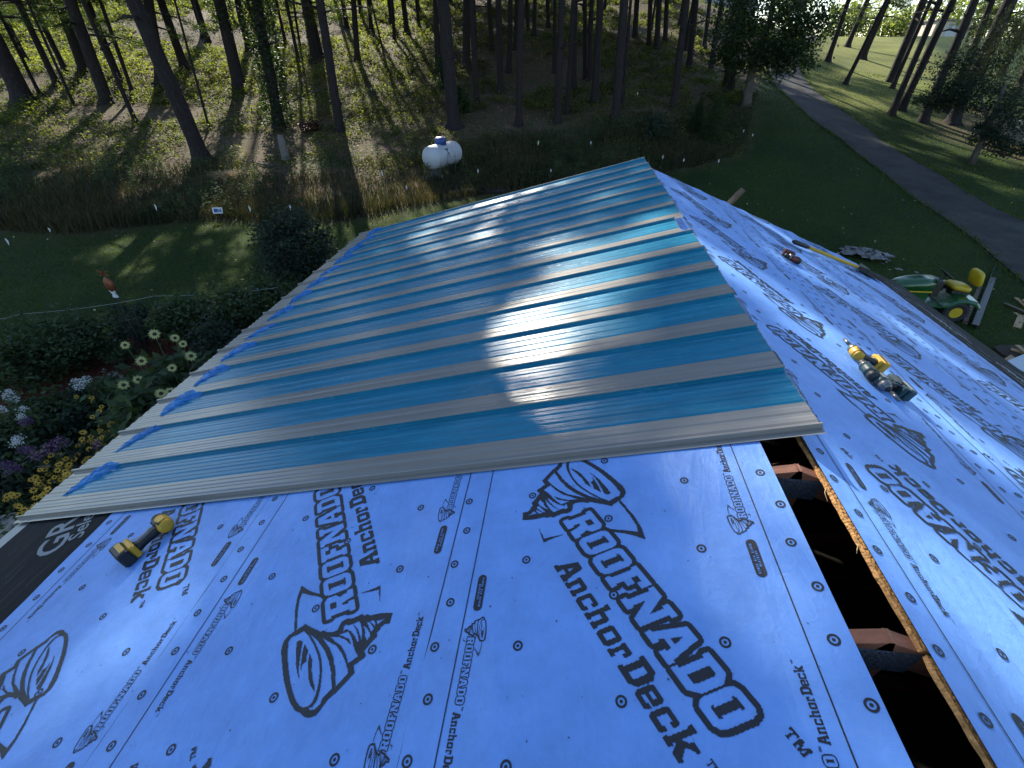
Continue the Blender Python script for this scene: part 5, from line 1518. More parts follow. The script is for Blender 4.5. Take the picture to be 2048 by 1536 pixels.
# propane tank
tb = G(888, 349); k = mpp(tb)
a1, a2 = near(866, 334, tb, -.62), near(906, 318, tb, .62)
ax = Vector((a2 - a1)); ax.z = 0; ax.normalize()
L_t, R_t = 1.55, .44
root = empty('propane_tank', (tb[0], tb[1], float(terrain(tb[0], tb[1]))), 'white horizontal propane tank with blue dome lid in the weeds', 'propane tank', rot=frame(ax, Vector((0, 0, 1)).cross(ax), Vector((0, 0, 1))))
TY = Matrix.Rotation(math.pi / 2, 4, 'Y')
prof = [(.02, -L_t / 2 - R_t * .62)] + [(R_t * math.sin(t), -L_t / 2 - R_t * .62 * math.cos(t)) for t in np.linspace(.2, math.pi / 2, 7)]
prof += [(r_, -h_) for r_, h_ in prof[::-1]]
mb = MB(); mb.lathe(prof, 32, M=Matrix.Translation((0, 0, .76)) @ TY); mb.build('tank_shell', 'tank_white', root, True)
mb = MB()
mb.lathe([(.235, 0), (.235, .17), (.22, .23), (.14, .275), (.02, .285)], 24, M=Matrix.Translation((-.10, 0, 1.16))); mb.build('dome_lid', 'tank_blue', root, True)
mb = MB(); mb.box((.165, -.02, 1.32), (.05, .07, .16)); mb.build('valve_cover', 'tank_white', root)
for x in (-.58, .58):
    mb = MB(); mb.box((x, 0, .17), (.10, .55, .52), taper=.8); mb.box((x, 0, -.02), (.4, .8, .10)); mb.build('leg', 'dark_steel', root)
mb = MB(); mb.lathe([(R_t + .004, -.012), (R_t + .009, -.012), (R_t + .009, .012), (R_t + .004, .012)], 32, M=Matrix.Translation((.14, 0, .76)) @ TY, closed=True); mb.build('weld_band', 'tank_white', root)
# dark lettering on the tank's side
mb = MB()
def on_tank(x, a): return (x, -(R_t + .005) * math.cos(a), .76 + (R_t + .005) * math.sin(a))
def patch(x0, x1, a0, a1):
    n = 4
    P_ = [on_tank(x, a0 + (a1 - a0) * i / n) for i in range(n + 1) for x in (x0, x1)]
    mb.add(P_, [(2 * i, 2 * i + 1, 2 * i + 3, 2 * i + 2) for i in range(n)])
for x0, x1, a0, a1 in ((-.34, -.08, .62, .72), (-.25, -.18, .42, .62), (-.27, -.12, .30, .36), (-.22, -.18, .14, .30), (-.14, -.11, .18, .30), (-.20, -.10, .02, .07), (-.18, -.15, -.1, .0)): patch(x0, x1, a0, a1)
mb.build('lettering', 'black_paint', root)
# stem weeds in front of the tank
for kx, (px, py) in enumerate(((858, 356), (884, 362), (897, 352), (912, 350))):
    b = G(px, py + 8); root = empty('tall_weed', b, ['tall weed before the left end of the tank', 'leafy weed before the middle of the tank', 'thin weed stem crossing the tank', 'weed spike before the right end of the tank'][kx], 'weed', 'weeds in front of the tank')
    n = 46; zz = rng.random(n) * .95; P_ = np.stack([rng.normal(size=n) * .05 * (1.1 - zz), rng.normal(size=n) * .05 * (1.1 - zz), zz], 1)
    V, Fq, T = leaves(P_, .07, .3, .3); link('foliage', mesh_np('foliage', V, [Fq], T), 'shrub_leaf', root)
    mb = MB(); mb.tube([(0, 0, 0), (.01, 0, .5), (.02, .01, 1.0)], [.006, .005, .003], 4); mb.build('stem', 'green_stem', root)
# lawn sign
b = G(440, 441); root = empty('yard_sign', b, 'small white yard sign with blue print at the foot of the slope', 'sign')
fw = Vector(CAM - b); fw.z = 0; fw.normalize(); sr_ = Vector((0, 0, 1)).cross(fw)
rot = frame(sr_, Vector((0, 0, 1)).cross(sr_), Vector((0, 0, 1)))
root.matrix_world = Matrix.Translation(Vector(b)) @ (rot @ Matrix.Rotation(.10, 3, 'Y')).to_4x4()
mb = MB(); mb.box((0, 0, .33), (.30, .008, .20), rot=Matrix.Rotation(-.5, 3, 'X')); mb.build('board', 'white_plastic', root)
mb = MB(); R_ = Matrix.Rotation(-.5, 3, 'X')
for x0, x1, z0, z1 in ((-.11, -.01, -.06, .06), (.00, .03, -.05, .05), (.04, .06, -.05, .02), (.07, .10, -.05, .05)):
    mb.box(Vector((0, 0, .33)) + R_ @ Vector(((x0 + x1) / 2, -.0065, (z0 + z1) / 2)), (x1 - x0, .002, z1 - z0), rot=R_)
mb.build('print', 'tank_blue', root)
for x in (-.1, .1):
    mb = MB(); mb.tube([(x, 0, -.05), (x, 0, .30)], .004, 5); mb.build('stake', 'dark_steel', root)
# white ribbon markers on thin stakes
mk = [(13, 484, .75), (97, 460, .7), (515, 583, .75), (498, 418, .6), (579, 415, .7), (763, 347, .7), (812, 375, .7), (955, 342, .7), (1101, 341, .65), (1076, 286, .6), (1181, 286, .5), (1325, 314, .55), (1367, 320, .55), (1437, 322, .5), (1275, 187, .6), (1505, 270, .7), (1487, 262, .5), (709, 180, .7), (742, 178, .6), (310, 415, .6)]
mk.sort()
for n_, (px, py, h) in enumerate(mk):
    b = None
    d = ray(px, py); ts = np.arange(6, 60, .05); Q_ = CAM + d * ts[:, None]; i0 = int(np.argmax(Q_[:, 2] - terrain(Q_[:, 0], Q_[:, 1]) < h)); p = Q_[i0]
    gz = float(terrain(p[0], p[1])); root = empty('marker_ribbon', (p[0], p[1], gz), f'white ribbon marker on a thin stake, {ordw(n_)} from the left across the slope', 'marker', 'white ribbon markers round the lawn')
    mb = MB(); mb.tube([(0, 0, -.05), (0, 0, p[2] - gz + .06)], .004, 5); mb.build('stake', 'dark_steel', root)
    mb = MB(); z = p[2] - gz; a = random.uniform(-.5, .5); w = .028; hh = random.uniform(.055, .10)
    mb.loft([[(.012 - w * math.cos(a) * q2, .008, z + hh * (1 - 2 * j / 5)), (.012 + w * math.cos(a) * q2, .008 + .012 * math.sin(j), z + hh * (1 - 2 * j / 5)), (.012 + w * q2, .014 + .012 * math.sin(j), z + hh * (1 - 2 * j / 5)), (.012 - w * q2, .014, z + hh * (1 - 2 * j / 5))] for j, q2 in enumerate((.25, .8, 1, .95, .7, .2))])
    mb.build('ribbon', 'white_plastic', root)
# wire fence along the garden
fr_ = empty('wire_fence', at_z(200, 640, 0) * np.array([1, 1, 0]), 'thin wire garden fence strung across the lawn edge', 'fence')
fo = np.array(fr_.location[:])
def wire(pix, z):
    pts = [at_z(px, py, z) - fo for px, py in pix]; P_ = []
    for a, b in zip(pts[:-1], pts[1:]):
        for q2 in np.linspace(0, 1, 7)[:-1]: P_.append(a + (b - a) * q2 - np.array([0, 0, .05 * 4 * q2 * (1 - q2)]))
    P_.append(pts[-1]); mb = MB(); mb.tube(P_, .0035, 4); mb.build('wire', 'wire_grey', fr_)
wire([(-60, 640), (41, 628), (308, 592), (556, 575)], .95)
wire([(120, 658), (326, 623)], .55)
for px, py in ((41, 628), (308, 592), (556, 575)):
    p = at_z(px, py, .95) - fo; mb = MB(); mb.tube([(p[0], p[1], -.1), (p[0], p[1], 1.0)], .011, 6); mb.build('post', 'dark_steel', fr_)
# garden stake ornament with copper bird
mat('copper', (.16, .055, .025), .5, metal=.6, noise=.3, nscale=12)
p = at_z(222, 575, 1.45); root = empty('garden_ornament', (p[0], p[1], 0), 'copper bird ornament with white tail on a dark garden stake', 'ornament')
mb = MB()
for k in range(5):
    a = k * 1.25; mb.tube([(.02 * math.cos(a), .02 * math.sin(a), -.05), (.10 * math.cos(a), .10 * math.sin(a), .5), (.20 * math.cos(a), .16 * math.sin(a), .95 + .1 * math.sin(k * 2))], [.010, .008, .004], 5)
mb.tube([(0, 0, -.05), (0, 0, 1.65)], [.010, .007], 6); mb.build('stake', 'dark_steel', root)
mb = MB(); mb.lathe([(.01, -.16), (.06, -.11), (.10, -.02), (.09, .06), (.05, .12), (.015, .15)], 14, M=Matrix.Translation((0, 0, 1.50)) @ Matrix.Scale(.45, 4, (0, 1, 0))); mb.build('bird_body', 'copper', root, True)
mb = MB(); mb.loft([[(-.06, -.02, 1.40), (.06, -.02, 1.40), (.06, .01, 1.40), (-.06, .01, 1.40)], [(-.025, -.02, 1.33), (.025, -.02, 1.33), (.025, .01, 1.33), (-.025, .01, 1.33)], [(-.05, -.02, 1.26), (.05, -.02, 1.26), (.05, .01, 1.26), (-.05, .01, 1.26)]]); mb.build('tail', 'white_plastic', root)
mb = MB()
for a in (-.5, .4): mb.box((0, 0, 1.72), (.22, .012, .03), rot=Matrix.Rotation(a, 3, 'Y'))
mb.build('wing_spinner', 'copper', root)
# dry grass clump, pale stump, red bush, young conifers
b = G(456, 362); root = empty('dry_grass_clump', b, 'pale dry grass clump in a patch of sun on the slope', 'grass clump')
n = 520; a = rng.random(n) * 6.28; r = .30 * np.sqrt(rng.random(n)); V, q, t3, T = blades(np.stack([r * np.cos(a), r * np.sin(a), 0 * r], 1), .3 + .3 * rng.random(n), .010, 1.5)
link('blades', mesh_np('blades', V, [q, t3], T), 'dry_grass', root)
b = G(572, 318); mat('bare_wood', (.11, .10, .09), .8, noise=.25, nscale=5, bump=.4, bscale=12, stretch=(6, 6, 1))
root = empty('tree_stump', b, 'pale barkless broken stump right of the ivy-covered pine', 'stump'); mb = MB()
mb.loft([[(r_ * math.cos(t) * 1.2, r_ * math.sin(t), z + (.10 * math.sin(t * 2 + 1) if z > .6 else 0)) for t in [2 * math.pi * j / 9 for j in range(9)]] for z, r_ in ((-.1, .20), (.1, .16), (.4, .14), (.7, .13), (.9, .09))]); mb.build('trunk', 'bare_wood', root)
shrub_at = lambda nm, lab, px, py, z, rw, rz, n, leaf, m, seed: None
def ground_shrub(name, lab, px, py, rw, rz, n, leaf, m, seed, cat='shrub'):
    b = G(px, py); root = empty(name, b, lab, cat); P_, T_ = crown_points([((0, 0, rz * .8), (rw, rw, rz), n, 24)], seed); P_[:, 2] = np.abs(P_[:, 2])
    V, Fq, T = leaves(P_, leaf * (.7 + .6 * rng.random(len(P_))), .5, .6, T_, .1); link('foliage', mesh_np('foliage', V, [Fq], T), m, root)
    mb = MB(); mb.tube([(0, 0, -.05), (.05, .02, rz)], [.02, .008], 5); mb.build('stems', 'smooth_bark', root)
ground_shrub('red_bush', 'dull red-leaved bush left of the front pine', 622, 262, .5, .3, 900, .12, 'red_leaf', 71)
ground_shrub('dark_evergreen_bush', 'dark evergreen bush on the slope right of the stand', 1312, 282, .7, .6, 1800, .12, 'dark_leaf', 72)
ground_shrub('leafy_sapling', 'leafy sapling right of the thickest front pine', 925, 225, .5, .7, 1300, .13, 'maple_leaf', 73)
ground_shrub('yellow_green_bush', 'yellow-green bush at the foot of the maple', 1466, 205, .5, .35, 900, .12, 'wild_leaf', 74)
for k, (px, py, h, lab) in enumerate(((1418, 282, 2.1, 'young spruce on the mulched edge of the lawn'), (1390, 262, 1.5, 'smaller young spruce left of the other'))):
    b = G(px, py); root = empty('young_spruce', b, lab, 'spruce tree', 'young spruces')
    mb = MB(); mb.tube([(0, 0, -.05), (0, 0, h)], [.035, .008], 6); mb.build('trunk', 'smooth_bark', root)
    n = 1500; z = h * (1 - np.sqrt(rng.random(n)) * .95); r = .34 * h * (1 - z / h) * np.sqrt(rng.random(n)); a = rng.random(n) * 6.28
    V, Fq, T = tuft(np.stack([r * np.cos(a), r * np.sin(a), z], 1), rng.random(n) * .6, .14, .010, 3); link('crown', mesh_np('crown', V, [Fq], T), 'pine_needles', root)
# fallen branches on the slope
r10 = random.Random(10)
for k, (px, py, ln, lab) in enumerate([(150, 118, 2.2, 'pale fallen branch high on the left slope'), (300, 190, 1.6, 'fallen branch left of the big leaning pine'), (620, 190, 2.4, 'fallen limb among the pines left of centre'), (820, 190, 2.2, 'fallen limb left of the thickest front pine'), (1010, 262, 1.8, 'fallen branch at the foot of the centre pines'), (1190, 150, 2.6, 'fallen limb in the dark centre of the stand'), (1300, 225, 2.0, 'fallen branch right of the stand'), (520, 330, 1.5, 'fallen branch below the ivy-covered pine')]):
    b = G(px, py); root = empty('fallen_branch', b, lab, 'branch', 'fallen branches on the slope'); a = r10.uniform(0, 3.14); c_, s_ = math.cos(a), math.sin(a)
    f_ = lambda q, l=0: (q * c_ - l * s_, q * s_ + l * c_, float(terrain(b[0] + q * c_, b[1] + q * s_)) - b[2] + .06)
    mb = MB(); mb.tube([f_(-ln / 2), f_(-ln / 5, .08), f_(ln / 5, -.05), f_(ln / 2, .1)], [.05, .045, .03, .012], 6)
    for j in range(4):
        q = r10.uniform(-.3, .45) * ln; p_ = Vector(f_(q)); mb.tube([p_, p_ + Vector((r10.uniform(-.3, .3), r10.uniform(-.3, .3), r10.uniform(.1, .35)))], [.018, .006], 4)
    mb.build('limb', 'smooth_bark', root)
# dark log edging at the lawn's far rim
a_, b_ = G(905, 388), G(1010, 386); root = empty('log', a_, 'dark log lying along the far rim of the lawn', 'log'); mb = MB(); d = b_ - a_
mb.tube([(0, 0, .06), tuple(d * .5 + np.array([0, 0, .09])), tuple(d + np.array([0, 0, .06]))], [.10, .11, .08], 9); mb.build('trunk', 'pine_bark', root)
# far house
c = at_t(1445, 34, 80); gz = float(terrain(c[0], c[1])); root = empty('far_house', (c[0], c[1], gz - .3), 'pale grey house glimpsed between the trunks at the top', 'house')
mat('siding', (.42, .44, .46), .7, noise=.05); mat('roof_shingle', (.20, .17, .15), .8, noise=.2); mat('window_glass', (.03, .035, .04), .1)
mb = MB(); mb.box((0, 0, 1.9), (9, 6, 3.8)); mb.build('wall', 'siding', root)
mb = MB(); mb.loft([[(-4.9, -3.4, 3.8), (-4.9, 3.4, 3.8), (-4.9, 0, 6.2)], [(4.9, -3.4, 3.8), (4.9, 3.4, 3.8), (4.9, 0, 6.2)]]); mb.build('roof', 'roof_shingle', root)
for x in (-2.6, 0, 2.6):
    mb = MB(); mb.box((x, -3.03, 2.0), (1.0, .06, 1.5)); w_ = mb.build('window', 'white_plastic', root)
    mb = MB(); mb.box((x, -3.08, 2.0), (.8, .04, 1.3)); link('pane', mb.mesh('pane'), 'window_glass', w_)
# pale house wall far right between trunks
c = at_t(1868, 100, 70); gz = float(terrain(c[0], c[1])); root = empty('far_garage', (c[0], c[1], gz - .2), 'low beige garage far behind the right-hand trunks', 'garage')
mat('beige_wall', (.50, .42, .34), .8)
mb = MB(); mb.box((0, 0, 1.1), (5, 4, 2.4)); mb.build('wall', 'beige_wall', root)
mb = MB(); mb.box((0, 0, 2.42), (5.6, 4.6, .16)); mb.build('roof', 'roof_shingle', root)
mb = MB(); mb.box((.4, -2.03, .95), (2.4, .05, 1.9)); mb.build('door', 'siding', root)

# ------------------------------------------------------------------ cordless tools on the roof
mat('tool_yellow', (.46, .26, .012), .45, noise=.12, nscale=40, bump=.05)
mat('tool_teal', (.005, .036, .044), .45, noise=.15, nscale=40)
mat('tool_dark', (.008, .013, .015), .5, noise=.2, nscale=40)
mat('tool_red', (.075, .008, .007), .45, noise=.25, nscale=40)
mat('tool_steel', (.16, .16, .165), .35, metal=.8)
mat('tool_label', (.28, .28, .27), .6)
def rrect(x, y, z, wx, wz, n=12, ydir=True):
    out = []
    for j in range(n):
        a = 2 * math.pi * j / n; c, s = math.cos(a), math.sin(a)
        out.append((x + wx / 2 * math.copysign(abs(c) ** .55, c), y, z + wz / 2 * math.copysign(abs(s) ** .55, s)))
    return out
def cordless(name, label, fn, arr_n, u, v, xd, hs, kind, main, grip, batt, trim, bits, hh, scl=1.0):
    S_, N_ = (SL, NL) if fn is L else (SR, NR)
    hh = (HL[0] + float(dL(u, v)) if fn is L else (HR[0] if u < 1.365 else HR[1]) + float(dR(u, v))) + .002
    x = Vector(S_ * xd[0] + YV * xd[1]).normalized(); z = Vector(N_); y = z.cross(x)
    root = empty(name, fn(u, v, hh), label, 'power tool', rot=frame(x, y, z) @ Matrix.Scale(scl, 3))
    RX = Matrix.Translation((0, 0, .037)) @ Matrix.Rotation(math.pi / 2, 4, 'Y')
    mb = MB()
    if kind == 'impact':
        mb.lathe([(.016, -.066), (.029, -.062), (.032, -.052), (.032, -.046)], 18, M=RX); mb.build('rear_cap', main if main == 'tool_yellow' else grip, root, True)
        mb = MB(); mb.lathe([(.0335, -.0458), (.0345, -.03), (.034, -.002), (.033, .012)], 18, M=RX); mb.build('motor_housing', main, root, True)
        mb = MB(); mb.bbox((-.008, .012 * hs, .052), (.060, .040, .030), .008); mb.build('lower_housing', grip, root)
        mb = MB(); mb.lathe([(.0335, .0122), (.032, .03), (.027, .048), (.021, .058)], 18, M=RX); mb.build('nose_cone', bits[0], root, True)
        mb = MB(); mb.lathe([(.017, .0582), (.017, .066), (.010, .070), (.010, .078)], 14, M=RX); mb.build('collar', 'tool_black', root, True)
        if bits[1]:
            mb = MB(); mb.lathe([(.005, .0782), (.005, .095), (.0105, .0955), (.0105, .165), (.0075, .1655)], 12, M=RX); mb.build('socket', 'tool_steel', root, True)
    else:
        mb.lathe([(.018, -.085), (.030, -.080), (.033, -.060), (.033, -.040)], 18, M=RX); mb.build('rear_cap', grip, root, True)
        mb = MB(); mb.lathe([(.034, -.0398), (.0345, -.01), (.032, .025), (.030, .045)], 18, M=RX); mb.build('motor_housing', main, root, True)
        mb = MB(); mb.bbox((-.010, .012 * hs, .050), (.075, .042, .032), .008); mb.build('lower_housing', grip, root)
        mb = MB(); mb.lathe([(.031, .0452), (.031, .062), (.029, .064)], 18, M=RX); mb.build('clutch_ring', bits[0], root, True)
        mb = MB(); mb.lathe([(.0225, .0642), (.024, .085), (.020, .105), (.010, .114)], 16, M=RX); mb.build('chuck', 'tool_black', root, True)
        if bits[1]:
            mb = MB(); mb.lathe([(.0035, .1142), (.0035, .14), (.0055, .141), (.0055, .16), (.002, .163)], 10, M=RX); mb.build('bit', 'tool_steel', root, True)
    # side panel and vents on the housing
    mb = MB(); mb.bbox((-.028, -.004 * hs, .070), (.045, .030, .006), .002); mb.build('side_badge', trim, root)
    mb = MB()
    for k in range(4): mb.box((-.055 + k * .007, .010 * hs, .0665), (.003, .018, .006))
    mb.build('vents', 'tool_black', root)
    # handle, trigger, foot, battery
    mb = MB(); secs = []
    for t, yy, xx, wx, wz in ((0, .018, -.026, .050, .050), (.2, .040, -.030, .040, .040), (.5, .075, -.036, .036, .036), (.8, .105, -.040, .040, .038), (1, .122, -.036, .058, .046)):
        secs.append(rrect(xx, yy * hs, .037, wx, wz))
    if hs < 0: secs = [s_[::-1] for s_ in secs]
    mb.loft(secs[::-1] if True else secs); mb.build('handle', grip, root, True)
    mb = MB(); mb.bbox((.0, .044 * hs, .037), (.018, .030, .018), .004); mb.build('trigger', 'tool_black', root)
    mb = MB(); mb.bbox((-.022, .136 * hs, .037), (.100, .026, .066), .006); mb.build('foot', main, root)
    mb = MB(); mb.bbox((-.020, .173 * hs, .037), (.118, .048, .074), .007); bt = mb.build('battery', batt, root)
    mb = MB(); mb.bbox((-.020, .164 * hs, .0745), (.085, .022, .003), .001); link('battery_panel', mb.mesh('battery_panel'), trim, bt)
    mb = MB(); mb.bbox((-.050, .197 * hs, .030), (.030, .003, .024), .001); link('battery_label', mb.mesh('battery_label'), 'tool_label', bt)
    mb = MB(); mb.tube([(-.010, .040 * hs, .0745 - .016), (-.018, .07 * hs, .0555), (-.022, .1 * hs, .0575), (-.005, .120 * hs, .0605)], .0018, 5); mb.build('grip_line', trim, root)
    return root
cordless('impact_driver', 'yellow and black cordless impact driver lying near the left eave', L, None, 1.400, -.180, (-.89, .45), 1, 'impact', 'tool_yellow', 'tool_black', 'tool_black', 'tool_yellow', ('tool_black', False), .0105, 1.16)
cordless('cordless_drill', 'yellow and black cordless driver farthest of the three tools on the right slope', Rr, None, 1.03, 1.25, (.06, 1), -1, 'impact', 'tool_yellow', 'tool_black', 'tool_yellow', 'tool_black', ('tool_steel', True), .034)
cordless('cordless_drill', 'teal cordless drill with chuck, middle of the three tools on the right slope', Rr, None, .985, 1.005, (.10, 1), -1, 'drill', 'tool_teal', 'tool_dark', 'tool_dark', 'tool_dark', ('tool_steel', False), .032)
cordless('impact_driver', 'teal impact driver with long steel socket, nearest tool on the right slope', Rr, None, 1.010, .895, (.02, -1), 1, 'impact', 'tool_teal', 'tool_dark', 'tool_teal', 'tool_label', ('tool_steel', True), .032)
cordless('cordless_drill', 'red and black cordless drill lying alone far up the right slope', Rr, None, 1.60, 3.52, (-1, -.05), -1, 'drill', 'tool_red', 'tool_black', 'tool_red', 'tool_black', ('tool_steel', True), .032)
# long yellow-handled shingle scraper
root = empty('roofing_shovel', Rr(3.0, 5.35, .03), 'long yellow-handled roofing scraper with black grip at the far right rake', 'shovel')
o3 = Rr(3.0, 5.35, .03)
def rp(u, v, h): return tuple(Rr(u, v, h) - o3)
mb = MB(); mb.tube([rp(2.36, 4.74, .06), rp(3.36, 5.05, .055)], .021, 10); mb.build('handle', 'petal_yellow', root, True)
mb = MB(); mb.tube([rp(2.10, 4.66, .06), rp(2.14, 4.672, .06), rp(2.34, 4.735, .06), rp(2.38, 4.747, .06)], [.014, .030, .029, .023], 10); mb.build('grip', 'tool_black', root, True)
mb = MB(); mb.loft([[rp(3.34, 5.02, .035), rp(3.34, 5.07, .035), rp(3.34, 5.07, .08), rp(3.34, 5.02, .08)], [rp(3.46, 4.96, .03), rp(3.44, 5.20, .03), rp(3.44, 5.20, .10), rp(3.46, 4.96, .10)], [rp(3.72, 4.92, .025), rp(3.66, 5.26, .025), rp(3.66, 5.26, .045), rp(3.72, 4.92, .045)]]); mb.build('blade', 'tool_black', root)

# ------------------------------------------------------------------ crumpled plastic, boards
mat('milky_plastic', (.16, .16, .16), .5, noise=.15, nscale=6, bump=.6, bscale=16)
pc = at_z(1725, 517, .12)
def crumple(name, label, c, sx, sy, h, seed, rz):
    r = np.random.default_rng(seed); n, m = 26, 18; U, Vv = np.meshgrid(np.linspace(-1, 1, n), np.linspace(-1, 1, m), indexing='ij')
    k = np.sqrt(np.clip(1 - (U ** 2 + Vv ** 2) * .5, .02, 1))
    Z = h * k * (.25 + .9 * vnoise(U * 4 + seed, Vv * 4) + .22 * (r.random(U.shape) - .3))
    X_ = U * sx * (.8 + .4 * vnoise(U * 3, Vv * 3 + seed)) + .05 * r.normal(size=U.shape); Y_ = Vv * sy * (.7 + .5 * vnoise(U * 2 + 9, Vv * 2)) + .05 * r.normal(size=U.shape)
    i = np.arange(n * m).reshape(n, m); q = np.stack([i[:-1, :-1], i[1:, :-1], i[1:, 1:], i[:-1, 1:]], -1).reshape(-1, 4)
    o = link(name, mesh_np(name, np.stack([X_, Y_, np.maximum(Z, .01)], -1).reshape(-1, 3), [q], smooth=True), 'milky_plastic'); o.location = (c[0], c[1], float(terrain(c[0], c[1])) + .02); o.rotation_euler.z = rz
    tag(o, label, 'plastic'); return o
crumple('plastic_sheet', 'crumpled translucent plastic sheet on the lawn by the right eave', pc, .62, .34, .20, 5, -.5)
ta, tb_ = at_z(1752, 529, .10), at_z(1835, 549, .10); root = empty('plastic_strip', (ta[0], ta[1], 0), 'twisted strip of white plastic trailing towards the mower', 'plastic'); mb = MB(); P_ = []
for k in range(15):
    q2 = k / 14; p = ta + (tb_ - ta) * q2 + np.array([.06 * math.sin(q2 * 9), .06 * math.cos(q2 * 7), .03 * math.sin(q2 * 14)]); w_ = .05 * (1 - .4 * math.sin(q2 * 8) ** 2); P_ += [tuple(p - np.array([ta[0], ta[1], 0]) + np.array([0, -w_, .015 * math.sin(k)])), tuple(p - np.array([ta[0], ta[1], 0]) + np.array([0, w_, .03]))]
mb.add(P_, [(2 * k, 2 * k + 1, 2 * k + 3, 2 * k + 2) for k in range(14)]); mb.build('strip', 'milky_plastic', root)
def plank(name, label, p0, p1, w, t, m, cat='plank', group=None, roll=0., lift=0.):
    p0 = Vector(p0); p1 = Vector(p1); d = p1 - p0; x = d.normalized(); z0 = Vector((0, 0, 1)); y = z0.cross(x).normalized(); z = x.cross(y)
    mb = MB(); mb.bbox((0, 0, 0), (d.length, w, t), .004); o = mb.build(name, m); o.matrix_world = Matrix.Translation((p0 + p1) / 2 + Vector((0, 0, t / 2 + lift))) @ (frame(x, y, z) @ Matrix.Rotation(roll, 3, 'X')).to_4x4()
    tag(o, label, cat, group); return o
p0, p1 = at_z(1935, 655, 0), at_z(1984, 534, 0)
plank('timber', 'weathered timber lying under the grey metal trim', (p0 * .97 + p1 * .03) * np.array([1, 1, 0]) + np.array([-.10, .02, 0]), (p0 * .35 + p1 * .65) * np.array([1, 1, 0]) + np.array([-.10, .02, 0]), .09, .09, 'old_wood', 'timber')
mat('grey_trim', (.060, .061, .066), .6, metal=.0, noise=.1, nscale=5)
root = empty('metal_trim', p0 * np.array([1, 1, 0]), 'long grey folded metal trim lying on the lawn beside the mower', 'metal trim'); d = (p1 - p0) * np.array([1, 1, 0]); y_ = np.array([-d[1], d[0], 0]) / np.linalg.norm(d)
mb = MB()
for a, b, z0, z1 in ((.02, .15, .10, .115), (.15, .155, .03, .115), (.02, .026, .115, .17)):
    P_ = [tuple(k * d + y_ * (-s_) + np.array([0, 0, z])) for k in (0, 1) for s_, z in ((a, z0), (b, z0), (b, z1), (a, z1))]
    mb.add(P_, [(0, 1, 2, 3), (7, 6, 5, 4), (0, 4, 5, 1), (1, 5, 6, 2), (2, 6, 7, 3), (3, 7, 4, 0)])
mb.build('profile', 'grey_trim', root)
b = at_z(1998, 546, .02); root = empty('hose', (b[0], b[1], 0), 'short bent grey hose end on the grass beside the metal trim', 'hose'); mb = MB(); mb.tube([(-.25, .05, .03), (-.1, .16, .035), (.12, .13, .035), (.26, -.08, .03)], .03, 8); mb.build('tube', 'wire_grey', root, True)
# scrap boards at the right edge
sc = [((1993, 600), (2062, 624), .09, .025, 0, 'narrow scrap board, topmost of the crossed boards'), ((2000, 610), (2062, 648), .10, .03, .0, 'scrap board below the topmost one pointing at the trim'), ((2028, 601), (2048, 618), .09, .03, .05, 'short scrap board crossing over the others'), ((2032, 657), (2042, 633), .14, .03, 0, 'short wide scrap board lying alone below the crossed ones'), ((2004, 612), (2070, 640), .08, .03, .05, 'dark-edged scrap board in the middle of the crossed ones'), ((2040, 612), (2066, 602), .10, .04, .10, 'block of scrap wood at the right edge')]
for k, (a, b, w_, t_, lf, lab) in enumerate(sc):
    plank('scrap_board', lab, at_z(*a, 0), at_z(*b, 0), w_, t_, 'fresh_wood' if k != 4 else 'old_wood', 'board', 'scrap boards on the lawn', 0, lf + .004 * k)
sc = [((2012, 722), (2060, 690), .12, .035, 0, 'pale board along the edge of the scrap heap by the roof'), ((2020, 700), (2062, 712), .10, .03, .06, 'board lying across the scrap heap'), ((2030, 696), (2070, 730), .09, .03, .10, 'upper board of the scrap heap')]
for k, (a, b, w_, t_, lf, lab) in enumerate(sc):
    plank('heap_board', lab, at_z(*a, .1), at_z(*b, .1), w_, t_, 'fresh_wood', 'board', 'boards of the scrap heap', 0, lf - .05)
mat('pale_sheet', (.26, .32, .38), .35, metal=.2)
a, b = at_z(2030, 735, .25), at_z(2075, 716, .25); plank('metal_offcut', 'pale blue-grey metal offcut on the scrap heap', a, b, .35, .01, 'pale_sheet', 'metal sheet', None, .12)
pm = at_z(2025, 715, 0); mat('dirt', (.030, .019, .013), .95, noise=.5, nscale=12, bump=1, bscale=25)
rock('dirt_heap', 'brown heap of dirt and bark under the scrap at the right edge', 'dirt heap', (pm[0] + .4, pm[1], -.02), (1.3, 1.0, .12), 'dirt', 9)
# two boards leaning on the far rake
for k, (px, py, lab) in enumerate(((1486, 381, 'dark board leaning on the far right rake, upper of two'), (1478, 388, 'shorter board leaning on the far right rake, lower of two'))):
    d = ray(px, py); T_ = CAM + d * (7.75 / d[1]); B_ = np.array([T_[0] - 2.3, 7.45, .02]); plank('leaning_board', lab, B_, T_, .09, .04, 'old_wood', 'board', 'boards leaning on the far rake', .3)

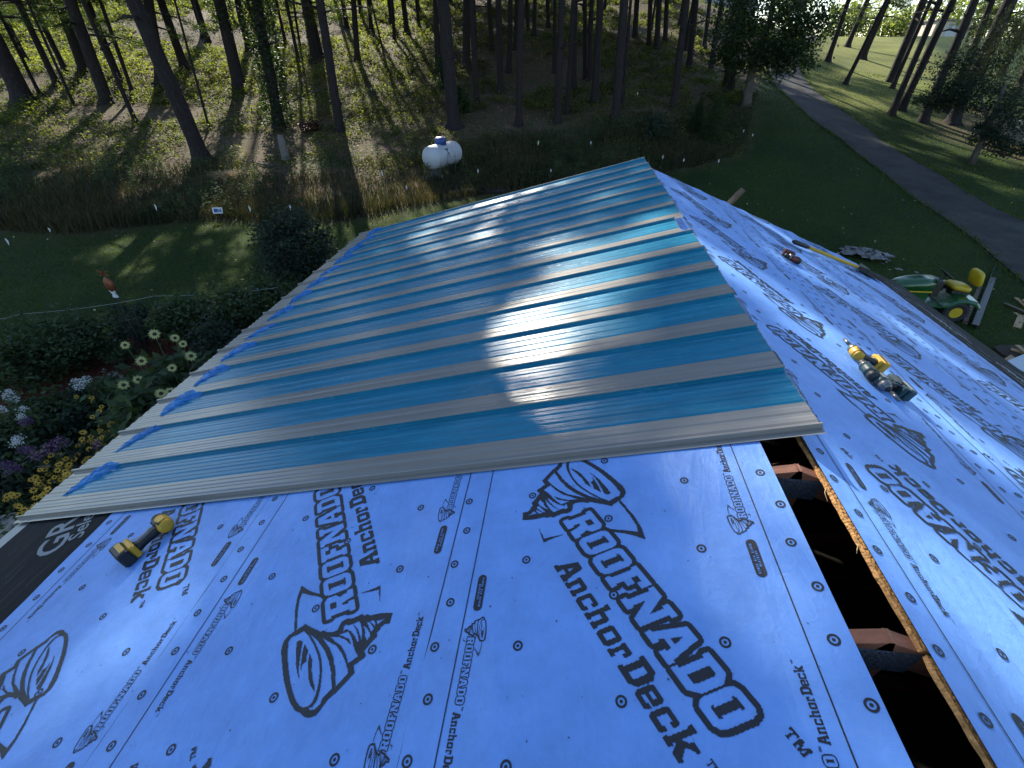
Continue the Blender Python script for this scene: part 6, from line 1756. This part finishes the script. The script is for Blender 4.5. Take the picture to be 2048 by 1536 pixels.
# ------------------------------------------------------------------ lawn tractor
mat('tractor_green', (.006, .060, .014), .3, coat=.4, noise=.1, nscale=8)
mat('tractor_yellow', (.42, .30, .008), .45, noise=.08, nscale=8)
mat('rubber', (.014, .014, .015), .85, noise=.25, nscale=30)
mat('hand_tan', (.45, .30, .16), .7)
fx = Vector((-1, .12, 0)).normalized()
root = empty('lawn_tractor', (9.38, 11.12, 0), 'green riding mower with yellow seat parked beside the right eave', 'riding mower', rot=frame(fx, Vector((0, 0, 1)).cross(fx), Vector((0, 0, 1))))
def hs_(x, w, z0, z1, r): return [(x, -w, z0), (x, -w, z1 - r), (x, -w + r, z1 - r * .25), (x, -w * .4, z1), (x, w * .4, z1), (x, w - r, z1 - r * .25), (x, w, z1 - r), (x, w, z0)]
mb = MB(); mb.loft([hs_(.58, .25, .60, .90, .07), hs_(.80, .26, .58, .89, .07), hs_(1.05, .25, .56, .84, .08), hs_(1.28, .21, .54, .76, .09), hs_(1.40, .14, .52, .66, .07), hs_(1.43, .09, .52, .60, .04)]); mb.build('hood', 'tractor_green', root, True)
mb = MB(); mb.loft([[(.58, -.22, .34), (.58, .22, .34), (.58, .22, .597), (.58, -.22, .597)], [(1.25, -.19, .34), (1.25, .19, .34), (1.25, .18, .545), (1.25, -.18, .545)], [(1.38, -.12, .38), (1.38, .12, .38), (1.38, .11, .515), (1.38, -.11, .515)]]); mb.build('engine_panel', 'tool_black', root)
for s_ in (-1, 1):
    mb = MB(); mb.loft([[(.58, s_ * .254, .60), (.58, s_ * .262, .60), (.58, s_ * .262, .635), (.58, s_ * .254, .635)], [(1.05, s_ * .252, .565), (1.05, s_ * .260, .565), (1.05, s_ * .260, .595), (1.05, s_ * .252, .595)], [(1.28, s_ * .206, .545), (1.28, s_ * .214, .545), (1.28, s_ * .214, .56), (1.28, s_ * .206, .56)]]); mb.build('hood_stripe', 'tractor_yellow', root)
    mb = MB(); mb.loft([[(.60, s_ * .225, .36), (.60, s_ * .245, .36), (.60, s_ * .245, .59), (.60, s_ * .225, .59)], [(.95, s_ * .21, .40), (.95, s_ * .235, .40), (.95, s_ * .235, .56), (.95, s_ * .21, .56)]]); mb.build('side_panel', 'tractor_green', root)
mb = MB(); mb.box((.85, 0, .885), (.09, .012, .02)); mb.build('hood_slot', 'tool_black', root)
mb = MB(); mb.loft([hs_(.40, .20, .50, .86, .05), hs_(.579, .245, .50, .90, .05)]); mb.build('dashboard', 'tool_black', root)
mb = MB(); mb.box((.5, 0, .29), (1.5, .34, .10)); mb.build('chassis', 'tool_black', root)
mb = MB(); mb.bbox((.30, 0, .345), (.62, .92, .035), .012); mb.build('footrest', 'tractor_green', root)
# fender deck
mb = MB(); secs = []
for y, dz in ((-.48, -.06), (-.44, 0), (-.16, .02), (.16, .02), (.44, 0), (.48, -.06)):
    secs.append([(.32, y, .372 + max(dz, -.02) * .2), (.20, y, .46 + dz), (.08, y, .565 + dz), (-.10, y, .60 + dz), (-.30, y, .56 + dz), (-.40, y, .47 + dz), (-.40, y, .44 + dz), (-.28, y, .52 + dz), (-.10, y, .565 + dz), (.06, y, .53 + dz), (.18, y, .43 + dz), (.32, y, .366 - .02 + .0)])
mb.loft(secs); mb.build('fender_deck', 'tractor_green', root, False)
mb = MB(); mb.bbox((.10, -.36, .60), (.16, .10, .07), .015); mb.build('lever_box', 'tool_black', root)
mb = MB(); mb.lathe([(.012, 0), (.035, .01), (.04, .05), (.03, .075), (.008, .082)], 12, M=Matrix.Translation((.05, -.40, .63))); mb.build('work_gloves', 'hand_tan', root, True)
# seat
def pad(c, sx, sy, sz, rot):
    mb = MB(); secs = []
    for z, k in ((0, .90), (.25, 1.0), (.75, 1.0), (1.0, .86)):
        secs.append([tuple(Vector(c) + rot @ Vector((sx / 2 * k * math.copysign(abs(math.cos(a)) ** .5, math.cos(a)), sy / 2 * k * math.copysign(abs(math.sin(a)) ** .5, math.sin(a)), sz * (z - .5)))) for a in [2 * math.pi * j / 20 for j in range(20)]])
    mb.loft(secs); return mb
pad((-.02, 0, .74), .42, .46, .11, Matrix.Rotation(-.12, 3, 'Y')).build('seat_cushion', 'tractor_yellow', root, True)
pad((-.265, 0, .98), .36, .44, .10, Matrix.Rotation(-1.30, 3, 'Y')).build('seat_back', 'tractor_yellow', root, True)
mb = MB(); mb.tube([(-.05, 0, .68), (-.24, 0, .70), (-.32, 0, .86), (-.33, 0, .98)], .03, 8); mb.box((-.04, 0, .645), (.36, .34, .08)); mb.build('seat_bracket', 'tool_black', root)
# steering
sw = Matrix.Translation((.34, 0, .99)) @ Matrix.Rotation(-.55, 4, 'Y')
mb = MB(); ring = [(.175 * math.cos(t), .175 * math.sin(t)) for t in np.linspace(0, 2 * math.pi, 25)]
mb.tube([sw @ Vector((a, b, 0)) for a, b in ring], .016, 8, caps=False)
for t in (0, 2.1, 4.2): mb.tube([sw @ Vector((0, 0, 0)), sw @ Vector((.17 * math.cos(t), .17 * math.sin(t), 0))], .013, 6)
mb.lathe([(.05, -.02), (.05, .015), (.03, .025)], 14, M=sw); mb.tube([(.46, 0, .80), sw @ Vector((0, 0, -.02))], .022, 8); mb.build('steering_wheel', 'tool_black', root, True)
def wheel(x, y, r, w, rimr):
    M = Matrix.Translation((x, y, r)) @ Matrix.Rotation(math.pi / 2, 4, 'X')
    mb = MB(); mb.lathe([(rimr, -w * .40), (r * .80, -w * .5), (r * .94, -w * .44), (r, -w * .25), (r, w * .25), (r * .94, w * .44), (r * .80, w * .5), (rimr, w * .40)], 28, M=M, closed=True)
    for k in range(22):
        a = 2 * math.pi * k / 22
        for sg in (-1, 1):
            rot = M.to_3x3() @ Matrix.Rotation(a + sg * .07, 3, 'Z'); mb.box(M @ Vector((r * 1.0 * math.cos(a + sg * .07), r * 1.0 * math.sin(a + sg * .07), sg * w * .22)), (.016, .03, w * .36), rot=rot)
    ty = mb.build('wheel', 'rubber', root, False)
    mb = MB(); mb.lathe([(rimr * 1.02, -w * .42), (rimr * 1.02, -w * .34), (rimr * .80, -w * .16), (rimr * .35, -w * .16), (rimr * .30, -w * .30), (.02, -w * .30), (.02, w * .30), (rimr * .30, w * .30), (rimr * .35, w * .16), (rimr * .80, w * .16), (rimr * 1.02, w * .34), (rimr * 1.02, w * .42)], 24, M=M); link('rim', mb.mesh('rim', False), 'tractor_yellow', ty)
for s_ in (-1, 1): wheel(0, s_ * .37, .255, .23, .125)
for s_ in (-1, 1): wheel(1.20, s_ * .36, .19, .15, .10)
mb = MB(); mb.lathe([(.05, -.36), (.05, .36)], 10, M=Matrix.Translation((0, 0, .255)) @ Matrix.Rotation(math.pi / 2, 4, 'X')); mb.lathe([(.03, -.34), (.03, .34)], 10, M=Matrix.Translation((1.2, 0, .19)) @ Matrix.Rotation(math.pi / 2, 4, 'X')); mb.build('axles', 'tool_black', root)
mb = MB(); mb.loft([[(x, y, z) for x, y in ((.32, -.5), (.95, -.5), (1.02, -.3), (1.02, .3), (.95, .5), (.32, .5))] for z in (.10, .22)]); mb.build('mower_deck', 'tractor_green', root)
